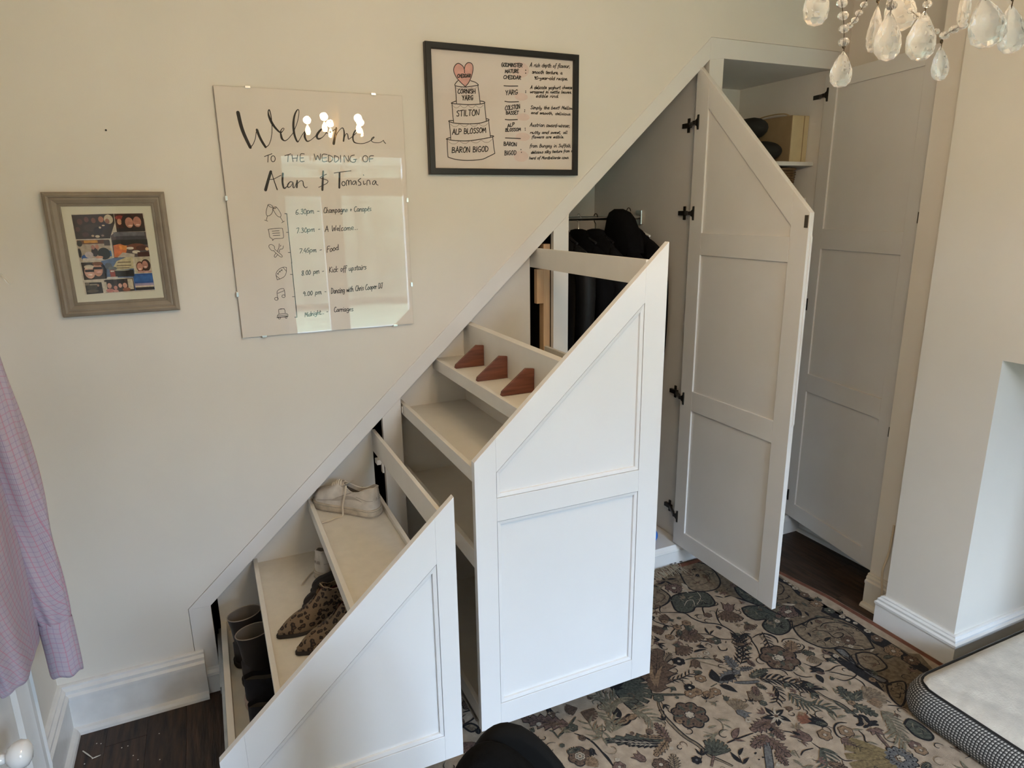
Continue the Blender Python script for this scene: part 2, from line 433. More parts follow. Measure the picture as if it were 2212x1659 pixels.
# ------------------------------------------------------------------ pull-out drawers
def ztop(x): return zin(x)-.006
def mould(poly, y0):
    """stepped bead round the inside of a panel opening; y0 = face of the frame"""
    mb = MB(); L = [(0, y0+.001), (.0001, y0+.0065), (.0013, y0+.0065), (.0018, y0+.0022), (.0060, y0+.0030), (.0110, y0+.0042), (.0124, y0+.0048), (.0126, y0+.0140)]
    rings = [[(x, y, z) for x, z in inset(poly, d)] for d, y in L]
    return mb.loft(rings, 0, False)
def drawer_front(root, base, pieces, panels, yf):
    mb = MB()
    for p in pieces: mb.prism(p, 'y', yf, yf+.022)
    d = obj('drawer_front', mb.shift(base), front_m, root, bevel=.0012)
    for p in panels:
        obj('panel', MB().prism(inset(p, .006), 'y', yf+.0128, yf+.018).shift(base), front_m, d)
        obj('moulding', mould(p, yf).shift(base), front_m, d, solid=False)
    return d

# large drawer
YF, YBK = -.760, .060
BIG = thing('pull_out_drawer', 'taller white sloping-topped drawer pulled out from under the stairs, walnut dividers inside', 'drawer', (.96, -.35, .0), group='pull-out drawers under the stairs')
nb = (-.96, .35, 0)
x0, x1 = .636, 1.284
pcs = [[(x0, .126), (.704, .126), (.704, ztop(.704)), (x0, ztop(x0))], [(1.204, .126), (x1, .126), (x1, ztop(x1)), (1.204, ztop(1.204))],
       [(.704, .126), (1.204, .126), (1.204, .207), (.704, .207)], [(.704, .844), (1.204, .844), (1.204, .918), (.704, .918)],
       [(.704, .999), (1.204, 1.4595), (1.204, ztop(1.204)), (.704, ztop(.704))]]
pns = [[(.704, .207), (1.204, .207), (1.204, .844), (.704, .844)], [(.704, .918), (1.204, .918), (1.204, 1.4595), (.704, .999)]]
drawer_front(BIG, nb, pcs, pns, YF)
def bp(name, mb, m=mdf_m, bevel=.001, **k): return obj(name, mb.shift(nb), m, BIG, bevel=bevel, **k)
yi = YF+.0225
bp('back_panel', MB().prism([(.645, .14), (1.218, .14), (1.218, zin(1.218)-.02), (.645, zin(.645)-.02)], 'y', YBK, YBK+.015))
bp('shelf', MB().box(.652, .920, yi, YBK, .970, .986))
bp('shelf_lip', MB().box(.637, .652, yi, YBK, .975, 1.019))
bp('divider_board', MB().prism([(.920, .97), (.935, .97), (.935, 1.312), (.920, 1.304)], 'y', yi, YBK))
bp('shelf', MB().box(.800, .920, yi, YBK, 1.155, 1.170))
bp('shelf_lip', MB().box(.785, .800, yi, YBK, 1.131, 1.176))
bp('top_rail', MB().box(1.218, 1.233, yi, YBK, 1.508, 1.586))
bp('shelf', MB().box(.652, 1.265, yi, YBK, .690, .706))
bp('shelf_lip', MB().box(.637, .652, yi, YBK, .696, .755))
bp('shelf', MB().box(.652, 1.265, yi, YBK, .150, .166))
bp('shelf_lip', MB().box(.637, .652, yi, YBK, .150, .205))
bp('side_panel', MB().box(1.265, 1.280, yi, YBK, .150, 1.18))
bp('drawer_runner', MB().box(.6365, .646, yi, YBK-.02, .128, .148).box(.6325, .6365, yi+.02, YBK-.05, .133, .143), steel_m, label='steel drawer runner')
bp('drawer_runner', MB().box(1.268, 1.277, yi, YBK-.02, .128, .148), steel_m)
# walnut wedge dividers on the upper tray
for y in (-.155, -.370, -.578):
    bp('walnut_divider', MB().prism([(.802, 1.171), (.919, 1.171), (.919, 1.248), (.889, 1.252), (.806, 1.186)], 'y', y, y+.009), walnut_m, label='walnut wedge divider')

# small drawer
YS, YSB = -.800, .062
SML = thing('pull_out_drawer', 'lower white sloping-topped drawer pulled out full of shoes', 'drawer', (.22, -.37, .0), group='pull-out drawers under the stairs')
ns = (-.22, .37, 0)
zp = lambda x: .3156+.921*x
pcs = [[(-.112, .108), (-.045, .108), (-.045, ztop(-.045)), (-.112, ztop(-.112))], [(.500, .108), (.558, .108), (.558, ztop(.558)), (.500, ztop(.500))],
       [(-.045, .108), (.500, .108), (.500, .195), (-.045, .195)], [(-.045, zp(-.045)), (.500, zp(.5)), (.500, ztop(.5)), (-.045, ztop(-.045))]]
pns = [[(-.045, .195), (.500, .195), (.500, zp(.5)), (-.045, zp(-.045))]]
drawer_front(SML, ns, pcs, pns, YS)
def sp_(name, mb, m=mdf_m, bevel=.001, **k): return obj(name, mb.shift(ns), m, SML, bevel=bevel, **k)
yi = YS+.0225
sp_('back_panel', MB().prism([(-.096, .13), (.526, .13), (.526, zin(.526)-.02), (-.096, zin(-.096)-.02)], 'y', YSB, YSB+.014))
sp_('top_rail', MB().box(.524, .538, yi, YSB, .826, .913))
sp_('shelf', MB().box(.277, .512, yi, YSB, .634, .650), dirty_m)
sp_('shelf_lip', MB().box(.262, .277, yi, YSB, .622, .669))
sp_('shelf_lip', MB().box(.512, .526, yi, YSB, .634, .668))
sp_('shelf', MB().box(.058, .526, yi, YSB, .434, .450), dirty_m)
sp_('shelf_lip', MB().box(.043, .058, yi, YSB, .422, .469))
sp_('shelf', MB().box(-.076, .526, yi, YSB, .178, .194), dirty_m)
sp_('shelf_lip', MB().box(-.096, -.076, yi, YSB, .178, .236))
sp_('drawer_runner', MB().box(-.106, -.0965, yi, YSB-.02, .185, .225).box(-.111, -.106, -.30, .02, .192, .218), steel_m, label='steel drawer runner')
sp_('drawer_runner', MB().box(.527, .537, yi, YSB-.02, .185, .225), steel_m)

# ------------------------------------------------------------------ shoes
def interp(arr, u):
    n = len(arr)-1; t = u*n; i = min(int(t), n-1); t -= i
    p0, p1, p2, p3 = arr[max(i-1, 0)], arr[i], arr[i+1], arr[min(i+2, n)]
    return max(0, .5*((2*p1)+(p2-p0)*t+(2*p0-5*p1+4*p2-p3)*t*t+(3*p1-p0-3*p2+p3)*t**3))
SH = dict(
  sneaker=dict(L=.285, w=[.034,.036,.037,.037,.039,.044,.047,.048,.045,.040], H=[.082,.076,.060,.055,.066,.082,.066,.050,.042,.034], o=[.014,.026,.029,.027,.018,.002,0,0,0,0], s=.030, inner=.030),
  trainer=dict(L=.275, w=[.034,.035,.036,.036,.038,.042,.045,.046,.042,.036], H=[.078,.076,.066,.060,.068,.080,.062,.046,.038,.030], o=[.014,.025,.028,.027,.022,.004,0,0,0,0], s=.030, inner=.030),
  boot=dict(L=.265, w=[.032,.034,.036,.036,.036,.038,.043,.044,.040,.034], H=[.070,.088,.094,.094,.086,.072,.060,.052,.046,.036], o=[0,0,0,0,0,0,0,0,0,0], s=.020, inner=.05),
  ankle=dict(L=.275, w=[.028,.030,.032,.031,.031,.035,.040,.036,.024,.012], H=[.118,.114,.100,.098,.112,.074,.054,.044,.032,.018], o=[.022,.024,.027,.026,.016,0,0,0,0,0], s=.012, inner=.04),
  flat=dict(L=.255, w=[.031,.032,.033,.032,.034,.038,.042,.043,.042,.040], H=[.058,.056,.050,.046,.050,.060,.052,.046,.042,.036], o=[.023,.024,.026,.025,.020,.004,0,0,0,0], s=.014, inner=.02))
def env(u):
    e_ = 1.0
    if u < .09: e_ = math.sqrt(max(0, 1-(1-u/.09)**2))*.98+.02
    if u > .84: e_ = math.sqrt(max(0, 1-((u-.84)/.16)**2))*.97+.03
    return e_
def sect(k, u):
    d = SH[k]; w = interp(d['w'], u)*env(u); H = interp(d['H'], u)*(1 if u < .9 else .55+.45*env(u)); o = min(interp(d['o'], u), w*.72)
    return w, H, o
def wall_pt(k, u, t):
    d = SH[k]; w, H, o = sect(k, u); op = min(1, o/.010); zs = d['s']*.7; zt = d['s']+H
    y = w+.0035*env(u)*math.sin(PI*min(1, t*1.4))-(w-o)*(t**1.9); z = zs+(zt-zs)*(t**.85)
    ya, za = w*math.cos(t*PI/2*.92), zs+(zt-zs)*math.sin(t*PI/2)**.8
    return y*op+ya*(1-op), z*op+za*(1-op)
def side_y(k, u, z):
    best = min((abs(wall_pt(k, u, i/60)[1]-z), wall_pt(k, u, i/60)[0]) for i in range(61)); return best[1]
def shoe_upper(k, n=44):
    d = SH[k]; L = d['L']; rings = []; opens = []
    for i in range(n+1):
        u = .5-.5*math.cos(PI*i/n); w, H, o = sect(k, u); op = min(1, o/.010); opens.append(op); zi = d['s']+d['inner']*.35; zt = d['s']+H
        pts = [wall_pt(k, u, j/7) for j in range(8)]
        y6 = pts[-1][0]
        for zz, yy, inn in ((.003, .90, 0), (-.014, .84, 0), (0, .76, 1), (0, .25, 1)):
            yo, zo = o*yy, (zi if inn else zt+zz); yc = y6*(.8 if not inn else yy*.6)
            pts.append((yo*op+yc*(1-op), zo*op+(zt+.0015)*(1-op)))
        x = (u-.5)*L
        rings.append([(x, y, z) for y, z in pts]+[(x, -y, z) for y, z in reversed(pts)])
    mb = MB(); mb.loft(rings, 0, False, False); m_ = len(rings[0])
    for q, f in enumerate(mb.f):
        i, j = f[0]//m_, f[0] % m_
        if opens[i] > .6 and 9 <= j <= m_-11: mb.m[q] = 1
    mb.f.append(list(range(m_))); mb.m.append(0)
    b = n*m_; mb.f.append([b+j for j in range(m_)]); mb.m.append(0)
    return mb
def topline(k, u0, u1, n=12):
    A = []
    for i in range(n+1):
        u = u0+(u1-u0)*i/n; w, H, o = sect(k, u); A.append(((u-.5)*SH[k]['L'], o*.95, SH[k]['s']+H+.001))
    P = A+[(x, -y, z) for x, y, z in reversed(A)]
    return P+[P[0]]
def sole(k, t, grow=.004, heel=0.0, n=36):
    d = SH[k]; L = d['L']
    us = [.5-.5*math.cos(PI*i/n) for i in range(n+1)]
    pts = [((u-.5)*(L+.010), interp(d['w'], u)*env(u)+grow*min(1, env(u)*2)) for u in us]
    out = pts+[(x, -y) for x, y in reversed(pts)]
    rings = [[(x*.985, y*.93, 0) for x, y in out], [(x, y, t*.25) for x, y in out], [(x*.997, y*.985, t*.55) for x, y in out], [(x, y, t*.8) for x, y in out], [(x*.99, y*.95, t) for x, y in out]]
    return MB().loft(rings)
def lace_path(pts): return catmull(pts, 6)
def place(root, heel, toe, z, roll=0):
    a = math.atan2(toe[1]-heel[1], toe[0]-heel[0])
    root.location = ((heel[0]+toe[0])/2, (heel[1]+toe[1])/2, z); root.rotation_euler = (roll, 0, a)
white_l = mat('scuffed_white_leather', (.62, .57, .50), .5, nscale=22, namt=.22, bump=.12, bscale=60)
white_s = mat('grubby_white_sole', (.55, .47, .36), .6, nscale=30, namt=.3)
lace_m = mat('cream_lace', (.60, .53, .42), .85)
dark_in = mat('shoe_lining', (.14, .125, .105), .9)
stitch_m = mat('grey_stitching', (.30, .27, .23), .8)
def sneaker(label, heel, toe, z, lace):
    r = thing('white_sneaker', label, 'sneaker', group='white sneakers')
    up = obj('upper', shoe_upper('sneaker'), [white_l, dark_in], r, smooth=50)
    obj('sole', sole('sneaker', .032), white_s, r, smooth=40)
    us_ = [.5-.5*math.cos(PI*i/36) for i in range(37)]
    oa = [((u-.5)*.295, interp(SH['sneaker']['w'], u)*env(u)+.0042*min(1, env(u)*2)) for u in us_]
    for zz in (.0255, .006): obj('sole_seam', MB().tube([(x, y, zz) for x, y in oa]+[(x, -y, zz) for x, y in reversed(oa)], .0009, 4), stitch_m, r)
    for sg in (-1, 1):
        for u0, u1, z0, z1 in ((.60, .86, .052, .040), (.02, .26, .066, .074), (.30, .56, .090, .060)):
            obj('panel_seam', MB().tube([((u0+(u1-u0)*t-.5)*.285, sg*(side_y('sneaker', u0+(u1-u0)*t, z0+(z1-z0)*t)+.0006), z0+(z1-z0)*t) for t in [i/8 for i in range(9)]], .0009, 4), stitch_m, r)
    hp = MB()
    for i in range(4):
        for j in (-2, -1, 0, 1, 2):
            u = .70+.045*i; w_, H_, o_ = sect('sneaker', u); y = j*.0075; hp.lathe([(.0011, -.001), (.0011, .0006)], ((u-.5)*.285, y, .030+H_*(1-.35*(y/w_)**2)), 6)
    obj('toe_perforations', hp, stitch_m, r)
    for sg in (-1, 1):                                     # curved side emblem, toe overlay and heel tab seams
        P = []
        for i in range(13):
            t = i/12; x = .035-.135*t; zc = .050+.022*math.sin(t*2.2)-.006*t; hw = .0085*math.sin(PI*min(1, t*1.0+.02))**.7*(1-.55*t)
            P.append((x, zc, max(.0008, hw)))
        rings = []
        for x, zc, hw in P:
            u = x/.285+.5
            rings.append([(x, sg*(side_y('sneaker', u, zc+q)+.0014), zc+q) for q in (-hw, 0, hw)])
        obj('side_emblem', MB().grid(rings), mat('off_white_leather', (.40, .36, .31), .5) if 'off_white_leather' not in MATS else MATS['off_white_leather'], r, solid=False, label='swoosh-shaped side emblem')
    for i in range(6):                                     # laces
        u = .50+.035*i; x = (u-.5)*.285; zt = .030+interp(SH['sneaker']['H'], u)+.002; w = .018
        obj('lace', MB().tube([(x, -w, zt-.010), (x+.004, -w*.5, zt), (x+.006, 0, zt+.003), (x+.004, w*.5, zt), (x, w, zt-.010)], .0032, 6, flat=.5), lace_m, r, smooth=60)
    obj('tongue', MB().loft([[(-.022+.03*t-.004*k, .020*s_, .098+.014*(1-t)+.003*k) for s_, k in ((-1, 0), (0, 0), (1, 0), (1, 1), (0, 1), (-1, 1))] for t in (0, .5, 1)]), white_l, r, smooth=40)
    obj('heel_tab', MB().loft([[(-.1445+.022*(y/.024)**2+dx, y, .064+.046*t) for y in (-.024, -.016, -.008, 0, .008, .016, .024)]+[(-.1420+.022*(y/.024)**2+dx, y, .064+.046*t) for y in (.024, .016, .008, 0, -.008, -.016, -.024)] for t, dx in ((0, 0), (.5, -.0006), (1, .001))]), white_l, r, smooth=40)
    obj('collar_trim', MB().tube(topline('sneaker', .015, .52), .0028, 6), white_l, r, smooth=60)
    for k, (yy, pts) in enumerate(((-.010, [(0, 0), (.004, .012), (.008, 0)]), (0, [(.004, 0), (.004, .012)]), (.010, [(0, 0), (0, .012), (.006, .011), (.006, .006), (0, .006), (.007, 0)]))):
        obj('heel_lettering', MB().tube([(-.1455, -(yy-.004+p[0]), .066+p[1]) for p in pts], .0009, 4), stitch_m, r)
    obj('trailing_lace', MB().tube(lace_path(lace), .0034, 6, flat=.45), lace_m, r, smooth=60)
    place(r, heel, toe, z); return r
sneaker('scuffed white sneaker on the top drawer shelf, lace trailing over its side', (.462, -.135), (.318, .030), .6505,
        [(-.02, .022, .108), (-.028, .040, .085), (-.020, .050, .040), (-.022, .058, .004), (-.010, .085, .004), (-.006, .110, .004), (.010, .135, .004)])
sneaker('scuffed white sneaker on the middle drawer shelf with its heel outward', (.266, -.160), (.466, -.012), .4505,
        [(-.02, .020, .105), (-.050, .046, .080), (-.075, .050, .010), (-.120, .060, .004), (-.165, .045, .004), (-.200, .030, .004)])

leo = bpy.data.materials.new('leopard_print_suede'); leo.use_nodes = True
nt = leo.node_tree; b_ = nt.nodes['Principled BSDF']; b_.inputs['Roughness'].default_value = .8
tc = nt.nodes.new('ShaderNodeTexCoord'); ns_ = nt.nodes.new('ShaderNodeTexNoise'); ns_.inputs['Scale'].default_value = 60
vm = nt.nodes.new('ShaderNodeVectorMath'); vm.operation = 'SCALE'; vm.inputs['Scale'].default_value = .018
va = nt.nodes.new('ShaderNodeVectorMath'); va.operation = 'ADD'
nt.links.new(tc.outputs['Object'], ns_.inputs['Vector']); nt.links.new(ns_.outputs['Color'], vm.inputs[0]); nt.links.new(tc.outputs['Object'], va.inputs[0]); nt.links.new(vm.outputs[0], va.inputs[1])
vo = nt.nodes.new('ShaderNodeTexVoronoi'); vo.inputs['Scale'].default_value = 62; nt.links.new(va.outputs[0], vo.inputs['Vector'])
cr = nt.nodes.new('ShaderNodeValToRGB'); nt.links.new(vo.outputs['Distance'], cr.inputs[0])
e = cr.color_ramp.elements; e[0].position = 0; e[0].color = (.085, .050, .028, 1); e[1].position = .20; e[1].color = (.075, .042, .024, 1)
for p_, c_ in ((.24, (.014, .010, .009, 1)), (.42, (.014, .010, .009, 1)), (.47, (.175, .125, .080, 1)), (1.0, (.175, .125, .080, 1))):
    q = cr.color_ramp.elements.new(p_); q.color = c_
nt.links.new(cr.outputs[0], b_.inputs['Base Color'])
red_in = mat('dark_red_lining', (.10, .018, .016), .8)
blk_sole = mat('dark_rubber_sole', (.025, .022, .020), .7)
def simple_shoe(name, label, cat, k, m, sm, st, heel, toe, z, group, extra=None):
    r = thing(name, label, cat, group=group)
    obj('upper', shoe_upper(k), [m, red_in if k == 'ankle' else dark_in], r, smooth=50)
    obj('sole', sole(k, st), sm, r, smooth=40)
    if extra: extra(r)
    place(r, heel, toe, z); return r
def ankle_x(r):
    obj('trim_edge', MB().tube(topline('ankle', .03, .44), .0017, 5), mat('pale_edge_trim', (.36, .27, .19), .7) if 'pale_edge_trim' not in MATS else MATS['pale_edge_trim'], r, smooth=60)
    obj('heel', MB().loft([[(-.110+.024*math.cos(a)*s_, .022*math.sin(a)*s_, z) for a in [2*PI*i/12 for i in range(12)]] for s_, z in ((1, 0), (1, .012))]), blk_sole, r)
G1 = 'leopard-print ankle boots'
simple_shoe('leopard_boot', 'leopard-print pointed ankle boot on the middle drawer shelf beside black round-toed shoes', 'boot', 'ankle', leo, blk_sole, .012, (.345, -.395), (.080, -.462), .4505, G1, ankle_x)
simple_shoe('leopard_boot', 'leopard-print pointed ankle boot beside the drawer front on the middle shelf', 'boot', 'ankle', leo, blk_sole, .012, (.390, -.510), (.122, -.572), .4505, G1, ankle_x)
blk_l = mat('black_nubuck', (.016, .013, .012), .75, nscale=30, namt=.3)
def flat_x(r):
    obj('strap', MB().tube(catmull([(-.02, -.030, .055), (-.008, -.012, .078), (-.004, .0, .082), (-.008, .012, .078), (-.02, .030, .055)], 5), .004, 6, flat=.5), blk_l, r, smooth=60)
G2 = 'black round-toed shoes'
simple_shoe('black_shoe', 'black round-toed shoe beside the white sneaker on the middle drawer shelf', 'shoe', 'flat', blk_l, blk_sole, .014, (.465, -.224), (.215, -.262), .4505, G2, flat_x)
simple_shoe('black_shoe', 'black round-toed shoe next to the leopard boots on the middle drawer shelf', 'shoe', 'flat', blk_l, blk_sole, .014, (.425, -.318), (.174, -.352), .4505, G2, flat_x)
boot_l = mat('dark_brown_leather', (.022, .017, .014), .55, nscale=16, namt=.3)
def boot_x(r):
    el = lambda rx, ry, z, xo: [(-.076+xo+rx*math.cos(2*PI*k/24), ry*math.sin(2*PI*k/24), z+.10*xo+.06*(rx*math.cos(2*PI*k/24))) for k in range(24)]
    obj('shaft', MB().loft([el(.054, .037, .060, .004), el(.052, .038, .100, 0), el(.053, .040, .150, -.004), el(.057, .043, .190, -.008)], 0, False), boot_l, r, smooth=60)
    obj('shaft_lining', MB().loft([el(.055, .041, .190, -.008), el(.049, .036, .150, -.004), el(.046, .033, .085, 0)], 0, False), dark_in, r, smooth=60, solid=False)
    obj('shaft_floor', MB().add(el(.047, .034, .086, 0), [tuple(range(24))]), dark_in, r, solid=False)
    obj('collar_trim', MB().tube(el(.0565, .0425, .1905, -.008)+[el(.0565, .0425, .1905, -.008)[0]], .0018, 5), mat('worn_tan_edge', (.24, .20, .16), .7) if 'worn_tan_edge' not in MATS else MATS['worn_tan_edge'], r, smooth=60)
G3 = 'dark ankle boots in the bottom of the drawer'
simple_shoe('ankle_boot', 'dark leather ankle boot at the back corner of the bottom drawer shelf', 'boot', 'boot', boot_l, blk_sole, .020, (-.056, -.168), (.200, -.120), .1945, G3, boot_x)
simple_shoe('ankle_boot', 'dark leather ankle boot between its pair and the navy trainers', 'boot', 'boot', boot_l, blk_sole, .020, (-.036, -.290), (.222, -.250), .1945, G3, boot_x)
navy = mat('navy_knit', (.010, .010, .014), .85, nscale=60, namt=.3)
pink_s = mat('dusty_pink_sole', (.50, .40, .35), .6, nscale=20, namt=.2)
def tr_x(r):
    for i in range(4):
        x = .012+.016*i; zt = .030+interp(SH['trainer']['H'], x/.275+.5)+.001
        obj('lace', MB().tube([(x, -.016, zt-.008), (x, 0, zt+.002), (x, .016, zt-.008)], .003, 5, flat=.5), blk_l, r)
G4 = 'navy trainers with pink soles'
simple_shoe('navy_trainer', 'navy trainer with dusty pink sole behind its pair in the bottom of the drawer', 'trainer', 'trainer', navy, pink_s, .034, (-.034, -.408), (.236, -.378), .1945, G4, tr_x)
simple_shoe('navy_trainer', 'navy trainer with dusty pink sole closest to the drawer front', 'trainer', 'trainer', navy, pink_s, .034, (-.030, -.545), (.240, -.515), .1945, G4, tr_x)

# ------------------------------------------------------------------ coats on the rail
coat_m = mat('black_wool', (.0060, .0060, .0068), .95, spec=.15, nscale=24, namt=.3, bump=.25, bscale=30)
coat2_m = mat('charcoal_cloth', (.0125, .0125, .014), .95, spec=.15, nscale=24, namt=.3, bump=.25, bscale=30)
coat3_m = mat('black_leather', (.010, .0095, .0095), .55, spec=.3, nscale=18, namt=.3, bump=.2, bscale=26)
def coat(label, x, m, zb, tilt, hood=False, zip_=False, group='dark coats on the hanging rail', sh=.19, seed=0, top=1.63, hl=''):
    rr = random.Random(seed)
    r = thing('coat', label, 'coat', (x, .455, zb), group=group)
    h = top-zb; n = 22; rings = []
    prof = [(0, .050, .210), (.25, .046, .205), (.55, .044, .195), (.80, .042, .190), (.90, .044, sh), (.955, .040, sh*.72), (.985, .028, sh*.40), (1.0, .014, .030)]
    ph = [rr.uniform(0, 6) for _ in range(4)]
    for f, tx, ty in prof:
        ring = []
        for k in range(n):
            a = 2*PI*k/n
            wv = 1+.16*math.sin(3*a+ph[0]+f*2)*(1-f*.6)+.10*math.sin(5*a+ph[1]-f*3)*(1-f*.6)
            ring.append((tx*math.cos(a)*wv+tilt*(1-f)*.05, ty*math.sin(a)*(1+.04*math.sin(4*a+ph[2])), f*h+(.012*math.sin(2*a+ph[3]) if .5 < f < .97 else 0)))
        rings.append(ring)
    obj('body', MB().loft(rings), m, r, smooth=60)
    for sg in (-1, 1):                                      # sleeves hang from the shoulders at each edge
        path = catmull([(.0, sg*sh*.80, h*.93), (.012, sg*(sh+.030), h*.78), (.018+tilt*.02, sg*(sh+.040), h*.52), (.02+tilt*.03, sg*(sh+.020), h*.30)], 5)
        obj('sleeve', MB().tube(path, [(.050-.012*i/(len(path)-1))*min(1, .25+.25*i) for i in range(len(path))], 12), m, r, smooth=60)
    if hood:
        hd = []
        for f, rx, ry, xo, yo in ((0, .070, .17, .020, -.05), (.28, .074, .14, .012, -.08), (.55, .066, .11, 0, -.09), (.78, .058, .088, -.008, -.09), (.92, .044, .066, -.014, -.088), (1, .018, .028, -.018, -.085)):
            hd.append([(xo+rx*math.cos(2*PI*k/22)*(1+.07*math.sin(6*PI*k/22+f*3)), yo+ry*math.sin(2*PI*k/22)*(1+.05*math.sin(10*PI*k/22)), h*.90+f*.205) for k in range(22)])
        obj('hood', MB().loft(hd), m, r, smooth=60)
    else:
        obj('collar', MB().loft([[(rx*math.cos(2*PI*k/12), .0+ry*math.sin(2*PI*k/12), h*.985+z) for k in range(12)] for rx, ry, z in ((.030, .070, -.030), (.036, .075, .000), (.030, .062, .020), (.012, .030, .026))]), m, r, smooth=60)
    if zip_:
        obj('zip', MB().tube(catmull([(-.046, -.085, h*.80), (-.050, -.075, h*.55), (-.049, -.070, h*.30)], 6), .0035, 5), mat('zip_teeth', (.28, .27, .25), .4, metal=.7), r)
    # hanger
    g = thing('coat_hanger', hl, 'hanger', (x, .455, top), group='hangers on the rail')
    obj('hook', MB().tube([(0, 0, 0), (0, 0, .032), (0, .012, .045)]+[(0, .0175*math.cos(a), .062+.0195*math.sin(a)) for a in [-.3+i*.33 for i in range(11)]], .0022, 6), black_m if seed % 2 else chrome_m, g, smooth=60)
    obj('arm', MB().tube(catmull([(0, -sh*.85, -.050), (0, -sh*.4, -.026), (0, 0, -.010), (0, sh*.4, -.026), (0, sh*.85, -.050)], 4), .006, 6), white_plastic_m if seed == 5 else black_m, g, smooth=60)
    return r
coat('black leather jacket with a zip hanging farthest from the cupboard door', 1.575, coat3_m, .74, -.6, zip_=True, seed=1, hl='hanger holding the zipped leather jacket')
coat('black coat hanging next to the zipped leather jacket', 1.675, coat_m, .62, -.2, seed=2, hl='hanger holding the coat next to the leather jacket')
coat('charcoal coat hanging beside the hooded coat', 1.770, coat2_m, .55, .1, seed=3, hl='hanger holding the charcoal coat')
coat('black hooded coat with its hood above the rail', 1.862, coat_m, .60, .2, hood=True, seed=4, sh=.20, hl='hanger holding the hooded coat')
coat('black coat on a pale hanger against the cupboard partition', 1.960, coat_m, .66, .1, seed=5, sh=.215, top=1.655, hl='pale hanger holding the coat against the partition')

# small blue thing on the cupboard floor
bl = thing('blue_ball', 'small bright blue plastic ball on the coat cupboard floor', 'ball', (1.893, .075, .104))
mbb = MB(); rings = []
for i in range(11):
    t = -PI/2+PI*i/10
    rings.append([(.036*math.cos(t)*math.cos(2*PI*k/18)*(1+.03*math.sin(3*k)), .036*math.cos(t)*math.sin(2*PI*k/18), .036+.036*math.sin(t)) for k in range(18)])
obj('ball_skin', mbb.loft(rings), mat('blue_plastic', (.02, .16, .62), .35), bl, smooth=60)
obj('valve', MB().lathe([(.006, .069), (.006, .074), (.003, .076)], n=8), mat('blue_rubber', (.015, .10, .45), .6), bl)

# ------------------------------------------------------------------ things on the tall cupboard's shelves
bx = thing('archive_box', 'brown cardboard file box with a cream spine on the upper cupboard shelf', 'box', (2.706, .31, 1.94))
cardb = mat('brown_card', (.33, .235, .13), .85, nscale=14, namt=.12)
spine = mat('cream_card', (.60, .49, .30), .8, nscale=16, namt=.08)
obj('body', MB().box(-.060, .046, -.195, .19, 0, .215), cardb, bx, bevel=.002)
obj('spine', MB().box(-.060, .046, -.200, -.195, .001, .214), spine, bx, bevel=.0015)
obj('spine_edge', MB().box(.012, .016, -.2012, -.200, .001, .213), cardb, bx)
obj('handle', MB().tube(catmull([(-.012, -.14, .214), (-.012, -.10, .233), (-.012, -.02, .238), (-.012, .06, .232), (-.012, .10, .214)], 5), .006, 6, flat=.5), spine, bx, smooth=60)
slip = mat('dark_felt', (.017, .018, .017), .92, nscale=30, namt=.25)
for lab, loc, rz, sz in (('dark rounded slipper lying on top of its pair beside the file box', (2.520, .255, 2.048), -2.0, 1.0), ('dark rounded slipper lying underneath its pair on the upper cupboard shelf', (2.562, .235, 1.94), -1.45, 1.0)):
    r = thing('slipper', lab, 'slipper', loc, rz, 'dark slippers on the upper shelf')
    rings = []
    for i in range(15):
        u = .5-.5*math.cos(PI*i/14); x = -.125+.25*u; e_ = math.sqrt(max(0, 1-(2*u-1)**2))+.02; w = .078*sz*e_*(.86+.16*u); hh = .053*sz*e_*(.86+.16*u)
        rings.append([(x, w*math.cos(2*PI*k/16), .053*sz+hh*math.sin(2*PI*k/16)) for k in range(16)])
    obj('upper', MB().loft(rings), slip, r, smooth=60)
    obj('opening', MB().loft([[(-.055+.045*math.cos(2*PI*k/16)*s_, .032*math.sin(2*PI*k/16)*s_, z) for k in range(16)] for s_, z in ((1.1, .088*sz), (1.0, .104*sz), (.85, .096*sz))]), dark_in, r, smooth=60)
bk = thing('wicker_basket', 'small woven brown basket on the second cupboard shelf', 'basket', (2.640, .24, 1.772))
wick = mat('dark_wicker', (.17, .105, .055), .8, nscale=40, namt=.4, bump=.4, bscale=80)
def rect_ring(hx, hy, z, r=.02):
    P = []
    for cx, cy, a0 in ((hx-r, hy-r, 0), (-hx+r, hy-r, PI/2), (-hx+r, -hy+r, PI), (hx-r, -hy+r, 1.5*PI)):
        P += [(cx+r*math.cos(a0+i*PI/6), cy+r*math.sin(a0+i*PI/6), z) for i in range(4)]
    return P
obj('liner', MB().loft([rect_ring(.058, .108, .002), rect_ring(.066, .120, .128)], 0, True), mat('basket_shadow_cane', (.07, .045, .026), .9), bk)
for i in range(11):
    z = .008+i*.0115; P = rect_ring(.062+.0007*i, .112+.001*i, z)
    Q = []
    for j in range(len(P)):
        a, b = Vector(P[j]), Vector(P[(j+1) % len(P)]); st = max(1, int((b-a).length/.012))
        for s_ in range(st):
            p = a.lerp(b, s_/st); k = len(Q); nrm = Vector((p.x/.062, p.y/.112, 0)).normalized()
            Q.append(p+nrm*(.0022*(1 if (k+i) % 2 else -1)))
    obj('weave', MB().tube(Q+[Q[0]], .0052, 5), wick, bk, smooth=60)
obj('rim', MB().tube(rect_ring(.068, .122, .137)+[rect_ring(.068, .122, .137)[0]], .0075, 7), wick, bk, smooth=60)

